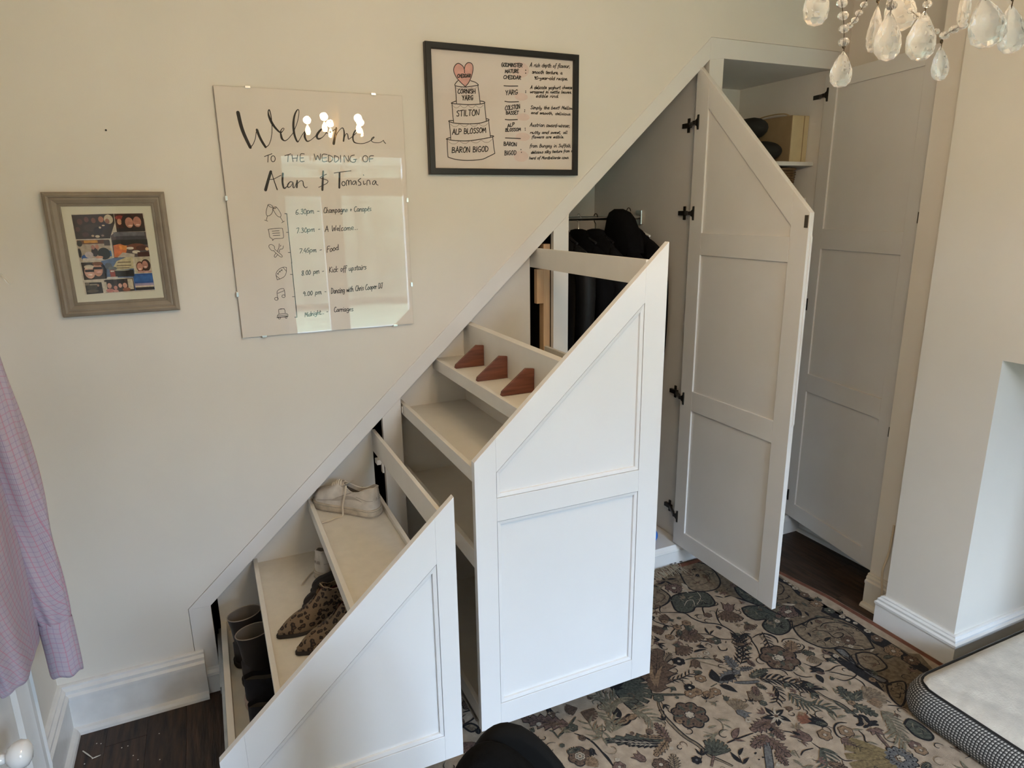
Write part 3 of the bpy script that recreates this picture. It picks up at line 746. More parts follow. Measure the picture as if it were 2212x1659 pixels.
# ------------------------------------------------------------------ handwriting: single-stroke letters
def ribbons(strokes, y, mb, mi=0, lift=0.0):
    """strokes in metres [(x,z,width)...] on the plane y, drawn as flat ink"""
    for st in strokes:
        P = catmull(st, 5) if len(st) > 2 else [tuple(p) for p in st]
        n = len(P)
        if n < 2: continue
        L, R = [], []
        for i in range(n):
            a, b = P[max(i-1, 0)], P[min(i+1, n-1)]
            dx, dz = b[0]-a[0], b[1]-a[1]; d = math.hypot(dx, dz) or 1; w = max(.0003, P[i][2])/2
            L.append((P[i][0]-dz/d*w, y, P[i][1]+dx/d*w)); R.append((P[i][0]+dz/d*w, y, P[i][1]-dx/d*w))
        mb.grid([L, R], mi)
        for c in (P[0], P[-1]):                             # round pen ends
            w = max(.0003, c[2])/2*.96
            mb.add([(c[0]+w*math.cos(2*PI*k/8), y+.00002, c[1]+w*math.sin(2*PI*k/8)) for k in range(8)], [tuple(range(8))], mi)
    return mb
FONT = {
 'a': (.58, [[(.45,.48),(.2,.55),(.05,.3),(.15,.02),(.4,.15),(.47,.5),(.47,.1),(.6,.02)]]), 'b': (.52, [[(.06,1),(.05,.02),(.3,0),(.45,.25),(.3,.5),(.06,.35)]]),
 'c': (.46, [[(.42,.45),(.25,.55),(.05,.3),(.15,.02),(.45,.08)]]), 'd': (.58, [[(.45,.45),(.2,.52),(.05,.25),(.2,0),(.42,.15),(.5,1),(.48,.1),(.58,.02)]]),
 'e': (.48, [[(.06,.28),(.42,.34),(.3,.55),(.08,.4),(.1,.08),(.45,.06)]]), 'f': (.36, [[(.44,.95),(.28,1),(.18,.8),(.12,-.3)],[(.02,.5),(.36,.54)]]),
 'g': (.54, [[(.45,.5),(.2,.55),(.05,.3),(.2,.05),(.45,.2),(.47,.5),(.45,-.2),(.25,-.35),(.05,-.25)]]), 'h': (.54, [[(.06,1),(.05,0)],[(.05,.3),(.25,.55),(.4,.45),(.42,.05),(.52,0)]]),
 'i': (.22, [[(.08,.52),(.08,.06),(.18,0)],[(.09,.76),(.11,.80)]]), 'k': (.47, [[(.06,1),(.05,0)],[(.4,.55),(.08,.25),(.42,0)]]), 'l': (.24, [[(.08,1),(.07,.08),(.2,0)]]),
 'm': (.72, [[(.05,.53),(.05,0)],[(.05,.35),(.22,.55),(.32,.4),(.32,0)],[(.32,.35),(.48,.55),(.58,.4),(.6,.02),(.7,0)]]), 'n': (.52, [[(.05,.53),(.05,0)],[(.05,.35),(.25,.55),(.4,.42),(.42,.03),(.52,0)]]),
 'o': (.50, [[(.25,.55),(.05,.35),(.12,.02),(.38,.05),(.45,.35),(.25,.55)]]), 'p': (.52, [[(.06,.55),(.02,-.35)],[(.05,.4),(.28,.55),(.45,.32),(.3,.04),(.06,.12)]]),
 'r': (.36, [[(.05,.53),(.05,0)],[(.05,.3),(.2,.52),(.38,.5)]]), 's': (.42, [[(.4,.48),(.2,.55),(.1,.4),(.36,.2),(.3,.02),(.05,.05)]]), 't': (.38, [[(.18,.88),(.15,.1),(.28,0),(.38,.06)],[(.0,.55),(.38,.60)]]),
 'u': (.54, [[(.05,.53),(.06,.1),(.2,0),(.4,.2),(.42,.53),(.42,.08),(.54,0)]]), 'v': (.42, [[(.03,.53),(.2,0),(.4,.55)]]), 'w': (.62, [[(.03,.53),(.15,0),(.3,.45),(.45,0),(.6,.55)]]),
 'x': (.44, [[(.03,.53),(.42,0)],[(.4,.55),(.03,0)]]), 'y': (.50, [[(.05,.53),(.1,.15),(.3,.1),(.42,.5),(.38,-.2),(.2,-.35),(.02,-.28)]]), 'é': (.48, [[(.06,.28),(.42,.34),(.3,.55),(.08,.4),(.1,.08),(.45,.06)],[(.2,.68),(.36,.85)]]),
 'A': (.66, [[(.02,0),(.32,1),(.34,1),(.60,0)],[(.14,.36),(.52,.38)]]), 'B': (.58, [[(.06,0),(.06,1)],[(.04,1),(.42,.88),(.38,.60),(.08,.53)],[(.08,.53),(.52,.42),(.46,.06),(.04,0)]]), 'C': (.60, [[(.55,.88),(.35,1),(.08,.62),(.12,.12),(.38,0),(.58,.14)]]),
 'D': (.64, [[(.07,0),(.07,1)],[(.03,1),(.45,.88),(.58,.5),(.42,.08),(.03,0)]]), 'E': (.52, [[(.48,.98),(.07,1),(.07,0),(.50,.02)],[(.07,.52),(.40,.54)]]), 'F': (.50, [[(.50,1),(.08,.97),(.05,0)],[(.06,.52),(.40,.55)]]),
 'G': (.64, [[(.55,.86),(.35,1),(.08,.62),(.12,.10),(.40,0),(.56,.14),(.56,.42)],[(.32,.42),(.62,.43)]]), 'H': (.62, [[(.06,1),(.06,0)],[(.55,1),(.54,0)],[(.06,.50),(.55,.52)]]), 'I': (.22, [[(.1,1),(.1,0)]]),
 'J': (.50, [[(.05,.98),(.55,1)],[(.34,1),(.33,.15),(.18,0),(.04,.12)]]), 'K': (.56, [[(.06,1),(.06,0)],[(.50,1),(.08,.45),(.54,0)]]), 'L': (.48, [[(.07,1),(.06,.02),(.46,.03)]]), 'M': (.76, [[(.05,0),(.12,1),(.37,.30),(.62,1),(.68,0)]]),
 'N': (.64, [[(.06,0),(.07,1),(.54,0),(.56,1)]]), 'O': (.62, [[(.32,1),(.06,.62),(.14,.08),(.42,.03),(.57,.45),(.46,.92),(.32,1)]]), 'P': (.54, [[(.07,0),(.07,1)],[(.03,1),(.48,.88),(.44,.52),(.08,.46)]]), 'R': (.58, [[(.07,0),(.07,1)],[(.03,1),(.47,.88),(.43,.56),(.08,.50),(.54,0)]]),
 'S': (.54, [[(.50,.88),(.28,1),(.08,.78),(.44,.38),(.40,.06),(.18,0),(.04,.12)]]), 'T': (.56, [[(.02,.98),(.55,1)],[(.29,1),(.28,0)]]), 'U': (.60, [[(.07,1),(.08,.18),(.28,0),(.50,.18),(.53,1)]]), 'W': (.84, [[(.04,1),(.20,0),(.40,.72),(.60,0),(.80,1)]]), 'Y': (.58, [[(.04,1),(.28,.50)],[(.54,1),(.28,.50),(.26,0)]]),
 '0': (.52, [[(.26,.9),(.06,.55),(.14,.05),(.38,.08),(.46,.5),(.26,.9)]]), '3': (.46, [[(.06,.82),(.28,.92),(.38,.68),(.18,.50),(.40,.34),(.30,.02),(.04,.08)]]), '4': (.50, [[(.28,.9),(.04,.34),(.46,.36)],[(.36,.62),(.34,-.05)]]), '5': (.48, [[(.42,.9),(.12,.88),(.10,.52),(.38,.48),(.36,.08),(.06,.02)]]), '6': (.50, [[(.40,.92),(.12,.60),(.08,.12),(.32,0),(.44,.28),(.12,.40)]]),
 '7': (.46, [[(.04,.84),(.44,.90),(.20,-.05)]]), '8': (.48, [[(.38,.84),(.16,.88),(.12,.62),(.40,.28),(.28,0),(.08,.14),(.34,.56),(.40,.82)]]), '9': (.48, [[(.40,.68),(.18,.88),(.06,.58),(.30,.46),(.41,.76),(.36,-.05)]]),
 '.': (.24, [[(.08,.02),(.11,.05)]]), ',': (.24, [[(.10,.06),(.04,-.14)]]), '-': (.42, [[(.06,.32),(.36,.34)]]), '+': (.46, [[(.05,.35),(.40,.36)],[(.22,.55),(.22,.12)]]), '!': (.26, [[(.12,1),(.10,.30)],[(.09,.04),(.11,.07)]]), ' ': (.42, []), ':': (.24, []), '&': (.6, [])}
def write(lines, w, y, mb, jit=.025, slant=.06, mi=0):
    for t, x, z, dx, dz, h in lines:
        tot = sum(FONT[c][0]+.06 for c in t); s = dx/1000/tot; px_ = 0; hh = h/1000
        for c in t:
            cw, st = FONT[c]
            for stroke in st:
                P = []
                for a, b in stroke:
                    u = (px_+a+slant*b+RND.uniform(-jit, jit))/tot
                    P.append((x/1000+u*dx/1000, z/1000+u*dz/1000+hh*(b+RND.uniform(-jit, jit)), w))
                ribbons([P], y, mb, mi)
            px_ += cw+.06
    return mb
mm3 = lambda S: [[(a/1000, b/1000, c/1000) for a, b, c in s] for s in S]
TR = {"welcome":[[[-236.4,321.2,11.1],[-232.0,285.6,10.8],[-225.1,256.5,10.4],[-210.7,217.1,9.1]],[[-210.7,217.1,2.7],[-201.0,227.6,2.1],[-192.2,246.1,2.1],[-188.0,264.5,2.1]],
[[-185.0,271.4,7.8],[-180.0,253.3,7.8],[-172.7,235.2,7.8],[-163.9,219.3,7.0]],[[-163.9,219.3,2.8],[-154.1,225.3,2.1],[-145.4,242.8,2.1],[-139.6,266.0,2.1],[-137.3,293.6,2.3],
[-137.4,311.8,2.8],[-139.3,327.6,3.2],[-141.6,333.6,3.2],[-145.0,327.3,3.2],[-144.1,313.8,6.5],[-136.9,293.6,7.9],[-126.8,277.9,6.5],[-114.0,265.7,4.7],[-105.3,270.6,2.1],
[-101.1,277.6,2.1],[-105.7,278.6,2.1],[-112.5,269.2,3.3],[-112.4,257.6,6.1],[-110.0,246.1,6.6],[-102.3,240.5,3.3],[-92.4,245.4,2.1],[-81.9,256.2,2.1],[-73.9,265.8,2.1],
[-59.4,294.1,2.1],[-51.1,319.8,2.1],[-49.1,334.9,2.4],[-53.1,337.5,2.9],[-61.2,326.3,4.8],[-67.7,307.6,6.2],[-71.0,284.4,7.1],[-69.8,258.9,6.7],[-63.2,239.2,5.3],[-56.9,242.9,2.2],
[-45.8,259.6,2.2],[-35.0,272.8,2.2]],[[-20.2,276.8,3.4],[-26.0,279.0,2.9],[-34.1,269.3,5.3],[-37.8,255.2,6.8],[-31.8,241.2,4.9],[-20.6,243.9,2.2],[-7.6,253.7,2.2],[3.0,263.4,2.2]],
[[35.3,283.4,2.5],[26.9,285.4,3.4],[11.1,273.1,6.4],[1.3,258.7,7.3],[5.4,249.3,5.9],[19.4,254.5,2.2],[32.9,269.1,2.2],[36.4,281.0,2.2],[31.6,283.2,2.2],[30.6,271.4,2.2],
[37.8,268.0,2.2],[53.1,274.5,2.2],[67.6,284.4,2.5]],[[67.7,285.6,6.0],[62.2,262.8,7.0],[55.0,235.1,8.5]],[[56.5,238.8,2.3],[67.4,265.4,2.3],[81.2,282.5,2.3],[90.2,285.2,3.5],
[92.7,268.5,5.1],[88.4,244.4,5.1]],[[89.1,246.8,2.3],[94.7,261.4,2.3],[100.3,268.8,2.3],[103.9,266.5,3.0],[105.0,256.9,3.6],[106.6,250.9,2.3],[122.7,262.2,2.3],[139.1,277.2,2.3],
[143.5,284.6,2.6],[138.4,285.6,3.1],[127.4,274.4,4.6],[121.0,257.4,5.1],[123.8,242.9,4.6],[136.3,238.4,2.6],[157.0,238.9,2.3],[178.3,246.8,2.3],[192.0,256.9,2.4],[193.6,260.7,2.4],
[186.8,256.8,2.6],[183.6,248.2,2.6],[193.7,242.3,2.1],[212.1,242.8,1.8],[224.4,249.3,1.9],[225.8,251.0,2.1],[228.1,245.7,2.7],[233.1,240.3,2.7]]],"wedding":[[[-170.4,190.2,2.3],
[-146.2,199.2,2.3]],[[-158.3,195.1,2.3],[-161.6,172.8,2.3]],[[-142.8,193.0,2.3],[-139.9,191.6,2.3],[-138.1,188.4,2.3],[-137.6,184.0,2.3],[-138.8,179.5,2.4],[-141.2,176.0,2.3],
[-144.4,174.3,2.3],[-147.5,174.9,2.3],[-149.8,177.5,2.3],[-150.8,181.6,2.3],[-150.3,186.1,2.3],[-148.3,190.1,2.3],[-145.3,192.5,2.3],[-142.1,192.9,2.3]],[[-106.8,193.7,2.4],
[-87.2,199.9,2.4]],[[-95.8,196.2,2.4],[-99.0,174.9,2.4]],[[-83.8,197.6,2.4],[-82.3,175.2,2.4]],[[-65.9,196.8,2.4],[-70.1,176.6,2.4]],[[-83.7,185.8,2.4],[-68.0,187.3,2.4]],
[[-43.9,200.3,2.4],[-56.0,199.3,2.4],[-58.1,176.7,2.4],[-45.9,177.4,2.4]],[[-57.1,187.5,2.4],[-47.3,188.3,2.4]],[[-12.1,201.4,2.5],[-7.6,182.3,2.5],[-1.4,196.8,2.5],
[4.6,181.3,2.5],[8.8,201.8,2.5]],[[31.0,200.3,2.5],[14.8,199.5,2.5],[14.3,177.8,2.5],[29.3,179.3,2.5]],[[14.4,188.7,2.5],[27.7,190.1,2.5]],[[34.6,198.7,2.5],[34.1,176.9,2.5],
[45.8,182.0,2.5],[47.1,192.9,2.5],[34.6,198.7,2.5]],[[54.5,197.3,2.5],[54.1,176.7,2.5],[65.9,182.3,2.5],[67.2,192.0,2.5],[54.5,197.3,2.5]],[[74.7,198.2,2.5],[73.5,176.3,2.5]],
[[85.7,176.5,2.5],[87.4,198.4,2.5],[100.0,179.1,2.6],[101.3,197.5,2.6]],[[122.0,200.3,2.6],[110.2,196.4,2.6],[105.4,184.1,2.6],[112.6,176.9,2.6],[123.0,178.3,2.6],
[124.8,185.7,2.6],[117.1,185.5,2.6],[128.7,186.5,2.6]],[[160.1,199.0,2.6],[164.2,197.5,2.6],[167.0,193.9,2.6],[167.9,189.1,2.6],[166.5,184.1,2.6],[163.3,180.2,2.6],
[159.1,178.4,2.6],[154.7,179.0,2.6],[151.3,181.9,2.6],[149.6,186.4,2.6],[150.1,191.4,2.6],[152.7,195.8,2.6],[156.6,198.5,2.6],[161.1,198.9,2.6]],[[188.2,199.1,2.6],
[174.9,197.1,2.6],[172.4,178.5,2.6]],[[173.6,188.2,2.6],[185.5,189.6,2.6]]],"names":[[[-155.2,143.6,8.4],[-166.1,116.4,8.4],[-177.4,85.5,9.4]],[[-154.0,143.6,2.3],
[-147.6,114.1,2.8],[-140.8,86.7,3.8]],[[-163.6,118.7,2.1],[-149.3,120.0,2.1],[-132.0,128.4,2.1],[-124.5,132.0,2.4]],[[-118.0,138.0,6.2],[-121.7,111.8,6.2],[-118.9,91.4,5.3],
[-108.7,97.5,2.2],[-97.8,111.9,2.2]],[[-88.3,109.5,2.9],[-96.6,111.9,2.9],[-105.9,102.3,3.8],[-105.5,93.9,3.4],[-96.7,97.5,2.2],[-88.5,108.3,2.4],[-89.7,95.1,3.9],[-85.0,93.9,2.2],
[-76.0,112.0,2.2]],[[-74.5,115.6,4.8],[-77.7,93.9,5.8]],[[-75.5,104.7,2.2],[-64.9,114.4,2.2],[-56.5,113.2,2.9],[-55.2,99.9,3.4],[-49.8,92.7,2.5],[-43.4,95.1,2.2]],
[[12.9,146.4,5.5],[9.2,117.1,6.5],[5.3,85.3,7.0]],[[23.3,136.7,2.3],[6.5,129.3,2.2],[1.1,124.4,2.2],[13.3,120.8,2.5],[25.4,116.0,2.5],[22.2,107.4,2.5],[6.5,100.0,2.2],
[-6.4,93.9,2.2]],[[48.7,140.6,2.3],[73.1,144.5,2.5],[106.7,148.5,2.3]],[[67.3,142.0,6.1],[62.7,92.7,6.6]],[[78.8,113.2,2.8],[81.3,112.2,2.8],[83.0,109.8,2.8],[83.5,106.5,2.8],
[82.6,103.2,2.8],[80.6,100.6,2.8],[78.0,99.4,2.8],[75.3,99.9,2.8],[73.2,101.8,2.8],[72.2,104.9,2.8],[72.6,108.2,2.8],[74.2,111.2,2.8],[76.7,112.9,2.8],[79.4,113.1,2.8]],
[[87.6,100.1,2.8],[88.7,115.0,2.8],[95.3,116.3,2.8],[95.4,101.4,2.8],[97.7,113.8,2.3],[104.3,116.3,2.8],[104.6,102.7,2.8]],[[119.7,115.2,2.6],[111.9,113.9,2.6],[108.6,105.2,2.6],
[115.0,103.9,2.6],[120.9,113.9,2.6],[121.4,102.7,2.6]],[[138.5,124.0,2.6],[128.9,116.4,2.9],[136.3,110.2,2.9],[137.1,102.7,2.9],[127.8,100.7,2.3]],[[147.1,115.3,2.6],
[147.6,104.0,2.9],[154.3,106.5,2.4]],[[148.5,135.7,3.1],[149.2,134.3,3.1]],[[158.5,101.5,2.6],[160.2,115.8,2.6],[168.2,116.6,2.6],[170.0,104.0,2.6]],[[188.0,116.7,2.7],
[181.3,114.1,2.7],[178.0,105.3,2.6],[184.6,104.1,2.7],[190.6,115.4,2.7],[191.3,105.3,2.7],[197.7,101.6,2.4]]],"icons":[[[-174.7,38.8,1.6],[-166.8,38.7,1.6],[-159.7,30.6,1.6],
[-165.6,10.5,1.6],[-179.3,2.6,1.6],[-183.0,14.8,1.6],[-174.7,38.8,1.6]],[[-173.9,36.8,1.6],[-168.5,31.7,1.6],[-160.7,30.6,1.6]],[[-180.3,2.3,1.6],[-184.5,-10.4,1.6]],
[[-190.4,-10.3,1.6],[-180.9,-13.9,1.6]],[[-161.2,25.6,1.6],[-149.7,31.5,1.6],[-136.9,9.1,1.6],[-139.9,-1.1,1.6],[-150.4,4.2,1.6],[-161.2,25.6,1.6]],[[-159.7,26.6,1.6],
[-153.1,26.5,1.6],[-148.7,30.9,1.6]],[[-139.9,-1.1,1.6],[-132.3,-16.5,1.6]],[[-137.1,-20.1,1.6],[-127.8,-14.9,1.6]],[[-180.9,-43.0,1.6],[-178.6,-40.0,1.6],[-140.4,-37.8,1.6],
[-135.9,-43.1,1.6],[-135.6,-65.7,1.6],[-140.5,-70.8,1.6],[-164.7,-71.5,1.6],[-171.3,-77.1,1.6],[-172.7,-70.8,1.6],[-179.1,-65.5,1.6],[-180.9,-43.0,1.6]],[[-170.3,-46.7,1.6],
[-147.2,-45.5,1.6]],[[-169.6,-54.1,1.6],[-146.3,-53.1,1.6]],[[-168.3,-61.1,1.6],[-146.2,-60.5,1.6]],[[-169.6,-110.2,1.6],[-177.5,-109.9,1.6],[-184.9,-99.3,1.6],[-183.8,-92.1,1.6],
[-175.6,-90.3,1.6],[-167.3,-97.8,1.6],[-167.1,-106.1,1.6],[-146.0,-127.8,1.6],[-151.5,-132.1,1.6],[-170.8,-112.2,1.6]],[[-151.3,-88.4,1.6],[-153.5,-100.4,1.6],[-159.7,-112.6,1.6]],
[[-138.9,-95.7,1.6],[-141.8,-105.0,1.6],[-151.2,-107.7,1.6],[-154.0,-116.0,1.6]],[[-146.8,-93.4,1.6],[-148.6,-97.4,1.6]],[[-166.1,-119.7,1.6],[-171.4,-128.8,1.6],
[-168.2,-133.1,1.6],[-160.9,-125.1,1.6]],[[-135.5,-167.9,1.6],[-146.7,-166.9,1.6],[-161.6,-174.0,1.6],[-171.0,-187.2,1.6],[-169.9,-206.3,1.6],[-166.9,-207.6,1.6],
[-147.8,-200.1,1.6],[-138.4,-186.8,1.6],[-135.5,-167.9,1.6]],[[-167.2,-189.6,1.6],[-158.2,-180.5,1.6],[-149.5,-174.6,1.6]],[[-166.5,-186.4,1.6],[-163.3,-190.8,1.6]],
[[-160.5,-179.3,1.6],[-156.4,-182.7,1.6]],[[-154.0,-175.0,1.6],[-150.3,-178.8,1.6]],[[-146.7,-167.3,1.6],[-136.8,-181.6,1.6]],[[-172.1,-193.5,1.6],[-160.6,-205.8,1.6]],
[[-173.4,-274.5,1.6],[-173.2,-246.6,1.6],[-151.6,-239.4,1.6],[-149.5,-265.3,1.6]],[[-172.5,-254.1,1.6],[-151.2,-246.5,1.6]],[[-177.4,-267.3,1.6],[-174.9,-268.3,1.6],
[-173.1,-270.2,1.6],[-172.6,-272.7,1.6],[-173.5,-275.1,1.6],[-175.5,-276.8,1.6],[-178.2,-277.6,1.6],[-180.9,-277.0,1.6],[-183.0,-275.4,1.6],[-184.0,-273.1,1.6],[-183.7,-270.6,1.6],
[-182.1,-268.6,1.6],[-179.6,-267.4,1.6],[-176.8,-267.5,1.6]],[[-153.6,-260.3,1.6],[-151.2,-261.2,1.6],[-149.6,-262.9,1.6],[-149.1,-265.2,1.6],[-149.9,-267.4,1.6],
[-151.7,-269.0,1.6],[-154.2,-269.7,1.6],[-156.8,-269.2,1.6],[-158.8,-267.7,1.6],[-159.7,-265.6,1.6],[-159.4,-263.3,1.6],[-157.9,-261.4,1.6],[-155.6,-260.4,1.6],
[-153.0,-260.4,1.6]],[[-175.1,-324.1,1.6],[-174.9,-311.1,1.6],[-170.6,-308.8,1.6],[-156.2,-309.2,1.6],[-154.4,-323.5,1.6]],[[-172.7,-309.1,1.6],[-167.3,-307.3,1.6],
[-156.0,-308.1,1.6]],[[-177.4,-326.1,1.6],[-151.4,-324.8,1.7],[-148.1,-333.8,1.7],[-180.4,-335.6,1.6],[-177.4,-326.1,1.6]],[[-183.7,-337.6,1.6],[-145.8,-335.5,1.7]],
[[-174.6,-336.3,1.6],[-173.2,-336.9,1.6],[-172.2,-338.1,1.6],[-171.9,-339.5,1.6],[-172.4,-340.9,1.6],[-173.5,-342.0,1.6],[-175.1,-342.4,1.6],[-176.6,-342.1,1.6],
[-177.9,-341.1,1.6],[-178.4,-339.7,1.6],[-178.2,-338.2,1.6],[-177.3,-337.0,1.6],[-175.9,-336.4,1.6],[-174.3,-336.4,1.6]],[[-152.3,-336.3,1.7],[-151.0,-336.8,1.7],
[-150.1,-337.8,1.7],[-149.8,-339.1,1.7],[-150.3,-340.3,1.7],[-151.3,-341.2,1.7],[-152.6,-341.5,1.7],[-154.0,-341.2,1.7],[-155.1,-340.4,1.7],[-155.6,-339.2,1.7],[-155.4,-338.0,1.7],
[-154.6,-336.9,1.7],[-153.4,-336.3,1.7],[-152.0,-336.4,1.7]],[[-178.9,-331.4,1.6],[-149.8,-329.9,1.7]]],"timeline":[[[-124.2,9.5,2.4],[-117.8,9.4,2.4]],[[-117.8,9.4,2.4],
[-118.1,-58.0,2.4],[-117.6,-118.4,2.4],[-116.8,-154.2,2.5]],[[-117.6,-151.8,2.5],[-117.3,-215.6,2.5],[-116.8,-278.2,2.5],[-116.9,-340.6,2.5]],[[-116.9,-340.6,2.5],
[-124.0,-340.0,2.5]],[[-124.6,-51.6,2.0],[-118.1,-51.8,2.0]],[[-125.4,-118.5,2.0],[-118.0,-118.8,2.0]],[[-125.1,-192.3,2.1],[-117.3,-192.7,2.1]],[[-125.3,-268.6,2.1],
[-117.5,-269.1,2.1]]],"sched":[["6.30pm -",-89.7,6.3,79.8,4.0,17.4],["Champagne + Canapés",2.7,10.1,165.7,4.0,17.6],["7.30pm -",-93.2,-54.5,81.5,5.2,16.5],
["A Welcome...",2.8,-52.8,114.9,4.6,17.9],["7.45pm -",-89.0,-121.6,75.7,2.4,15.7],["Food",3.4,-123.0,41.5,8.1,19.2],["8.00 pm -",-88.6,-197.9,76.7,5.8,17.1],
["Kick off upstairs",5.3,-191.8,131.6,4.5,18.4],["9.00 pm -",-89.8,-269.1,80.6,5.8,16.2],["Dancing with Chris Cooper DJ",5.8,-266.5,185.8,8.8,18.7],
["Midnight... -",-90.9,-341.5,81.4,7.1,15.4],["Carriages",10.5,-331.4,68.8,-1.7,16.7]],"cake":[[[-158.1,127.8,2.8],[-158.5,139.8,2.8],[-164.4,150.3,2.8],[-179.3,157.5,2.8],
[-192.1,150.6,2.8],[-199.0,133.9,2.8],[-190.9,113.7,2.8],[-176.3,98.1,2.8],[-156.5,82.7,2.8]],[[-156.5,82.7,2.8],[-143.3,96.7,2.8],[-131.1,119.6,2.8],[-124.7,144.2,2.8],
[-128.6,159.3,2.8],[-142.5,162.7,2.8],[-154.2,153.2,2.8],[-158.5,139.8,2.8]],[[-183.8,101.0,2.8],[-193.0,91.6,2.8],[-195.0,83.8,2.8],[-171.8,81.4,2.8],[-156.6,81.6,2.8],
[-133.4,85.1,2.8],[-107.9,89.9,2.9],[-107.8,93.2,2.9],[-117.5,99.3,2.8],[-135.4,103.4,2.8]],[[-195.0,83.8,2.8],[-192.9,58.6,2.8],[-192.1,25.3,2.8]],[[-107.9,89.9,2.9],
[-103.2,54.3,2.9],[-100.7,29.2,2.9]],[[-192.6,33.1,2.8],[-209.3,26.8,2.8],[-209.4,24.1,2.8],[-181.5,23.2,2.8],[-145.6,23.1,2.8],[-103.9,26.8,2.9],[-83.4,31.6,2.9],[-85.4,36.0,2.9],
[-100.5,37.4,2.9]],[[-209.4,24.1,2.8],[-207.1,-17.8,2.8],[-205.3,-37.9,2.8]],[[-83.4,31.6,2.9],[-81.0,-1.3,2.9],[-77.8,-29.7,2.9]],[[-205.9,-33.0,2.8],[-221.7,-34.0,2.8],
[-221.8,-37.4,2.8],[-196.6,-41.7,2.8],[-152.8,-42.3,2.9],[-105.7,-38.3,2.9],[-68.9,-27.1,2.9],[-71.0,-22.6,2.9],[-78.9,-21.8,2.9]],[[-221.8,-37.4,2.8],[-219.4,-74.5,2.8],
[-218.5,-97.2,2.8]],[[-68.9,-27.1,2.9],[-65.9,-58.2,2.9],[-63.0,-83.6,3.0]],[[-220.1,-90.9,2.8],[-232.9,-94.9,2.8],[-232.3,-97.6,2.8],[-198.7,-100.8,2.8],[-154.7,-100.5,2.9],
[-107.2,-94.1,2.9],[-53.7,-83.8,3.0],[-53.6,-79.8,3.0],[-63.8,-80.1,2.9]],[[-232.3,-97.6,2.8],[-232.6,-131.8,2.8],[-231.1,-158.1,2.8]],[[-53.7,-83.8,3.0],[-50.3,-116.0,3.0],
[-46.3,-141.8,3.0]],[[-231.1,-158.1,2.8],[-201.1,-165.7,2.8],[-156.9,-168.4,2.9],[-101.1,-164.0,2.9],[-74.1,-154.2,3.0],[-46.3,-141.8,3.0]]],"heart":[[-157.9,134.3],[-164.4,150.3],
[-179.3,157.5],[-192.1,150.6],[-199.0,133.9],[-190.9,113.7],[-176.3,98.1],[-156.5,82.7],[-143.3,96.7],[-131.1,119.6],[-124.7,144.2],[-128.6,159.3],[-142.5,162.7],[-154.2,153.2]],
"scallop":[[[-207.1,18.0,1.5],[-198.6,11.2,1.5],[-192.8,10.1,1.5],[-186.9,11.7,1.5],[-177.8,19.6,1.5]],[[-177.8,19.6,1.5],[-169.2,12.8,1.5],[-163.3,11.7,1.5],[-157.4,13.3,1.5],
[-148.2,21.2,1.5]],[[-148.2,21.2,1.5],[-139.5,14.4,1.6],[-133.6,13.4,1.6],[-127.6,14.9,1.6],[-118.4,22.9,1.6]],[[-118.4,22.9,1.6],[-109.6,16.0,1.6],[-103.6,15.0,1.6],
[-97.5,16.6,1.6],[-88.3,24.6,1.6]],[[-218.3,-45.1,1.5],[-207.8,-52.1,1.5],[-200.6,-53.1,1.5],[-193.4,-51.6,1.5],[-182.2,-43.3,1.5]],[[-182.2,-43.3,1.5],[-171.5,-50.2,1.5],
[-164.3,-51.3,1.6],[-156.9,-49.7,1.6],[-145.7,-41.4,1.6]],[[-145.7,-41.4,1.6],[-134.9,-48.4,1.6],[-127.5,-49.4,1.6],[-120.1,-47.9,1.6],[-108.7,-39.5,1.6]],[[-108.7,-39.5,1.6],
[-97.7,-46.5,1.6],[-90.3,-47.6,1.6],[-82.8,-46.0,1.6],[-71.3,-37.6,1.6]],[[-228.2,-104.3,1.5],[-216.0,-111.3,1.5],[-207.6,-112.4,1.5],[-199.2,-110.9,1.5],[-186.2,-101.5,1.5]],
[[-186.2,-101.5,1.5],[-173.7,-108.5,1.6],[-165.2,-109.6,1.6],[-156.7,-108.1,1.6],[-143.5,-98.6,1.6]],[[-143.5,-98.6,1.6],[-130.9,-105.7,1.6],[-122.3,-106.8,1.6],
[-113.6,-105.3,1.6],[-100.3,-95.7,1.6]],[[-100.3,-95.7,1.6],[-87.5,-102.9,1.6],[-78.7,-104.0,1.6],[-69.9,-102.4,1.6],[-56.5,-92.7,1.6]],[[-192.2,77.4,1.5],[-186.5,73.6,1.5],
[-182.6,73.1,1.5],[-178.6,74.0,1.5],[-172.6,78.8,1.5]],[[-172.6,78.8,1.5],[-166.8,74.9,1.5],[-162.8,74.4,1.5],[-158.9,75.4,1.5],[-152.8,80.1,1.5]],[[-152.8,80.1,1.5],
[-146.9,76.3,1.5],[-143.0,75.8,1.5],[-139.0,76.8,1.5],[-132.8,81.5,1.5]],[[-132.8,81.5,1.5],[-127.0,77.7,1.6],[-123.0,77.2,1.6],[-119.0,78.1,1.6],[-112.8,82.9,1.6]]],
"caps":[["CHEDDAR",-186.0,110.7,52.2,4.7,10.5],["CORNISH",-186.6,58.9,69.3,3.7,13.3],["YARG",-170.8,36.4,43.8,3.3,15.6],["STILTON",-194.4,-18.4,90.8,8.2,19.1],
["ALP BLOSSOM",-212.0,-80.0,133.3,11.0,17.0],["BARON BIGOD",-215.7,-142.9,144.7,7.6,18.4],["GODMINSTER",-14.5,158.7,85.6,3.2,11.9],["MATURE",0.1,137.0,56.2,5.5,11.4],
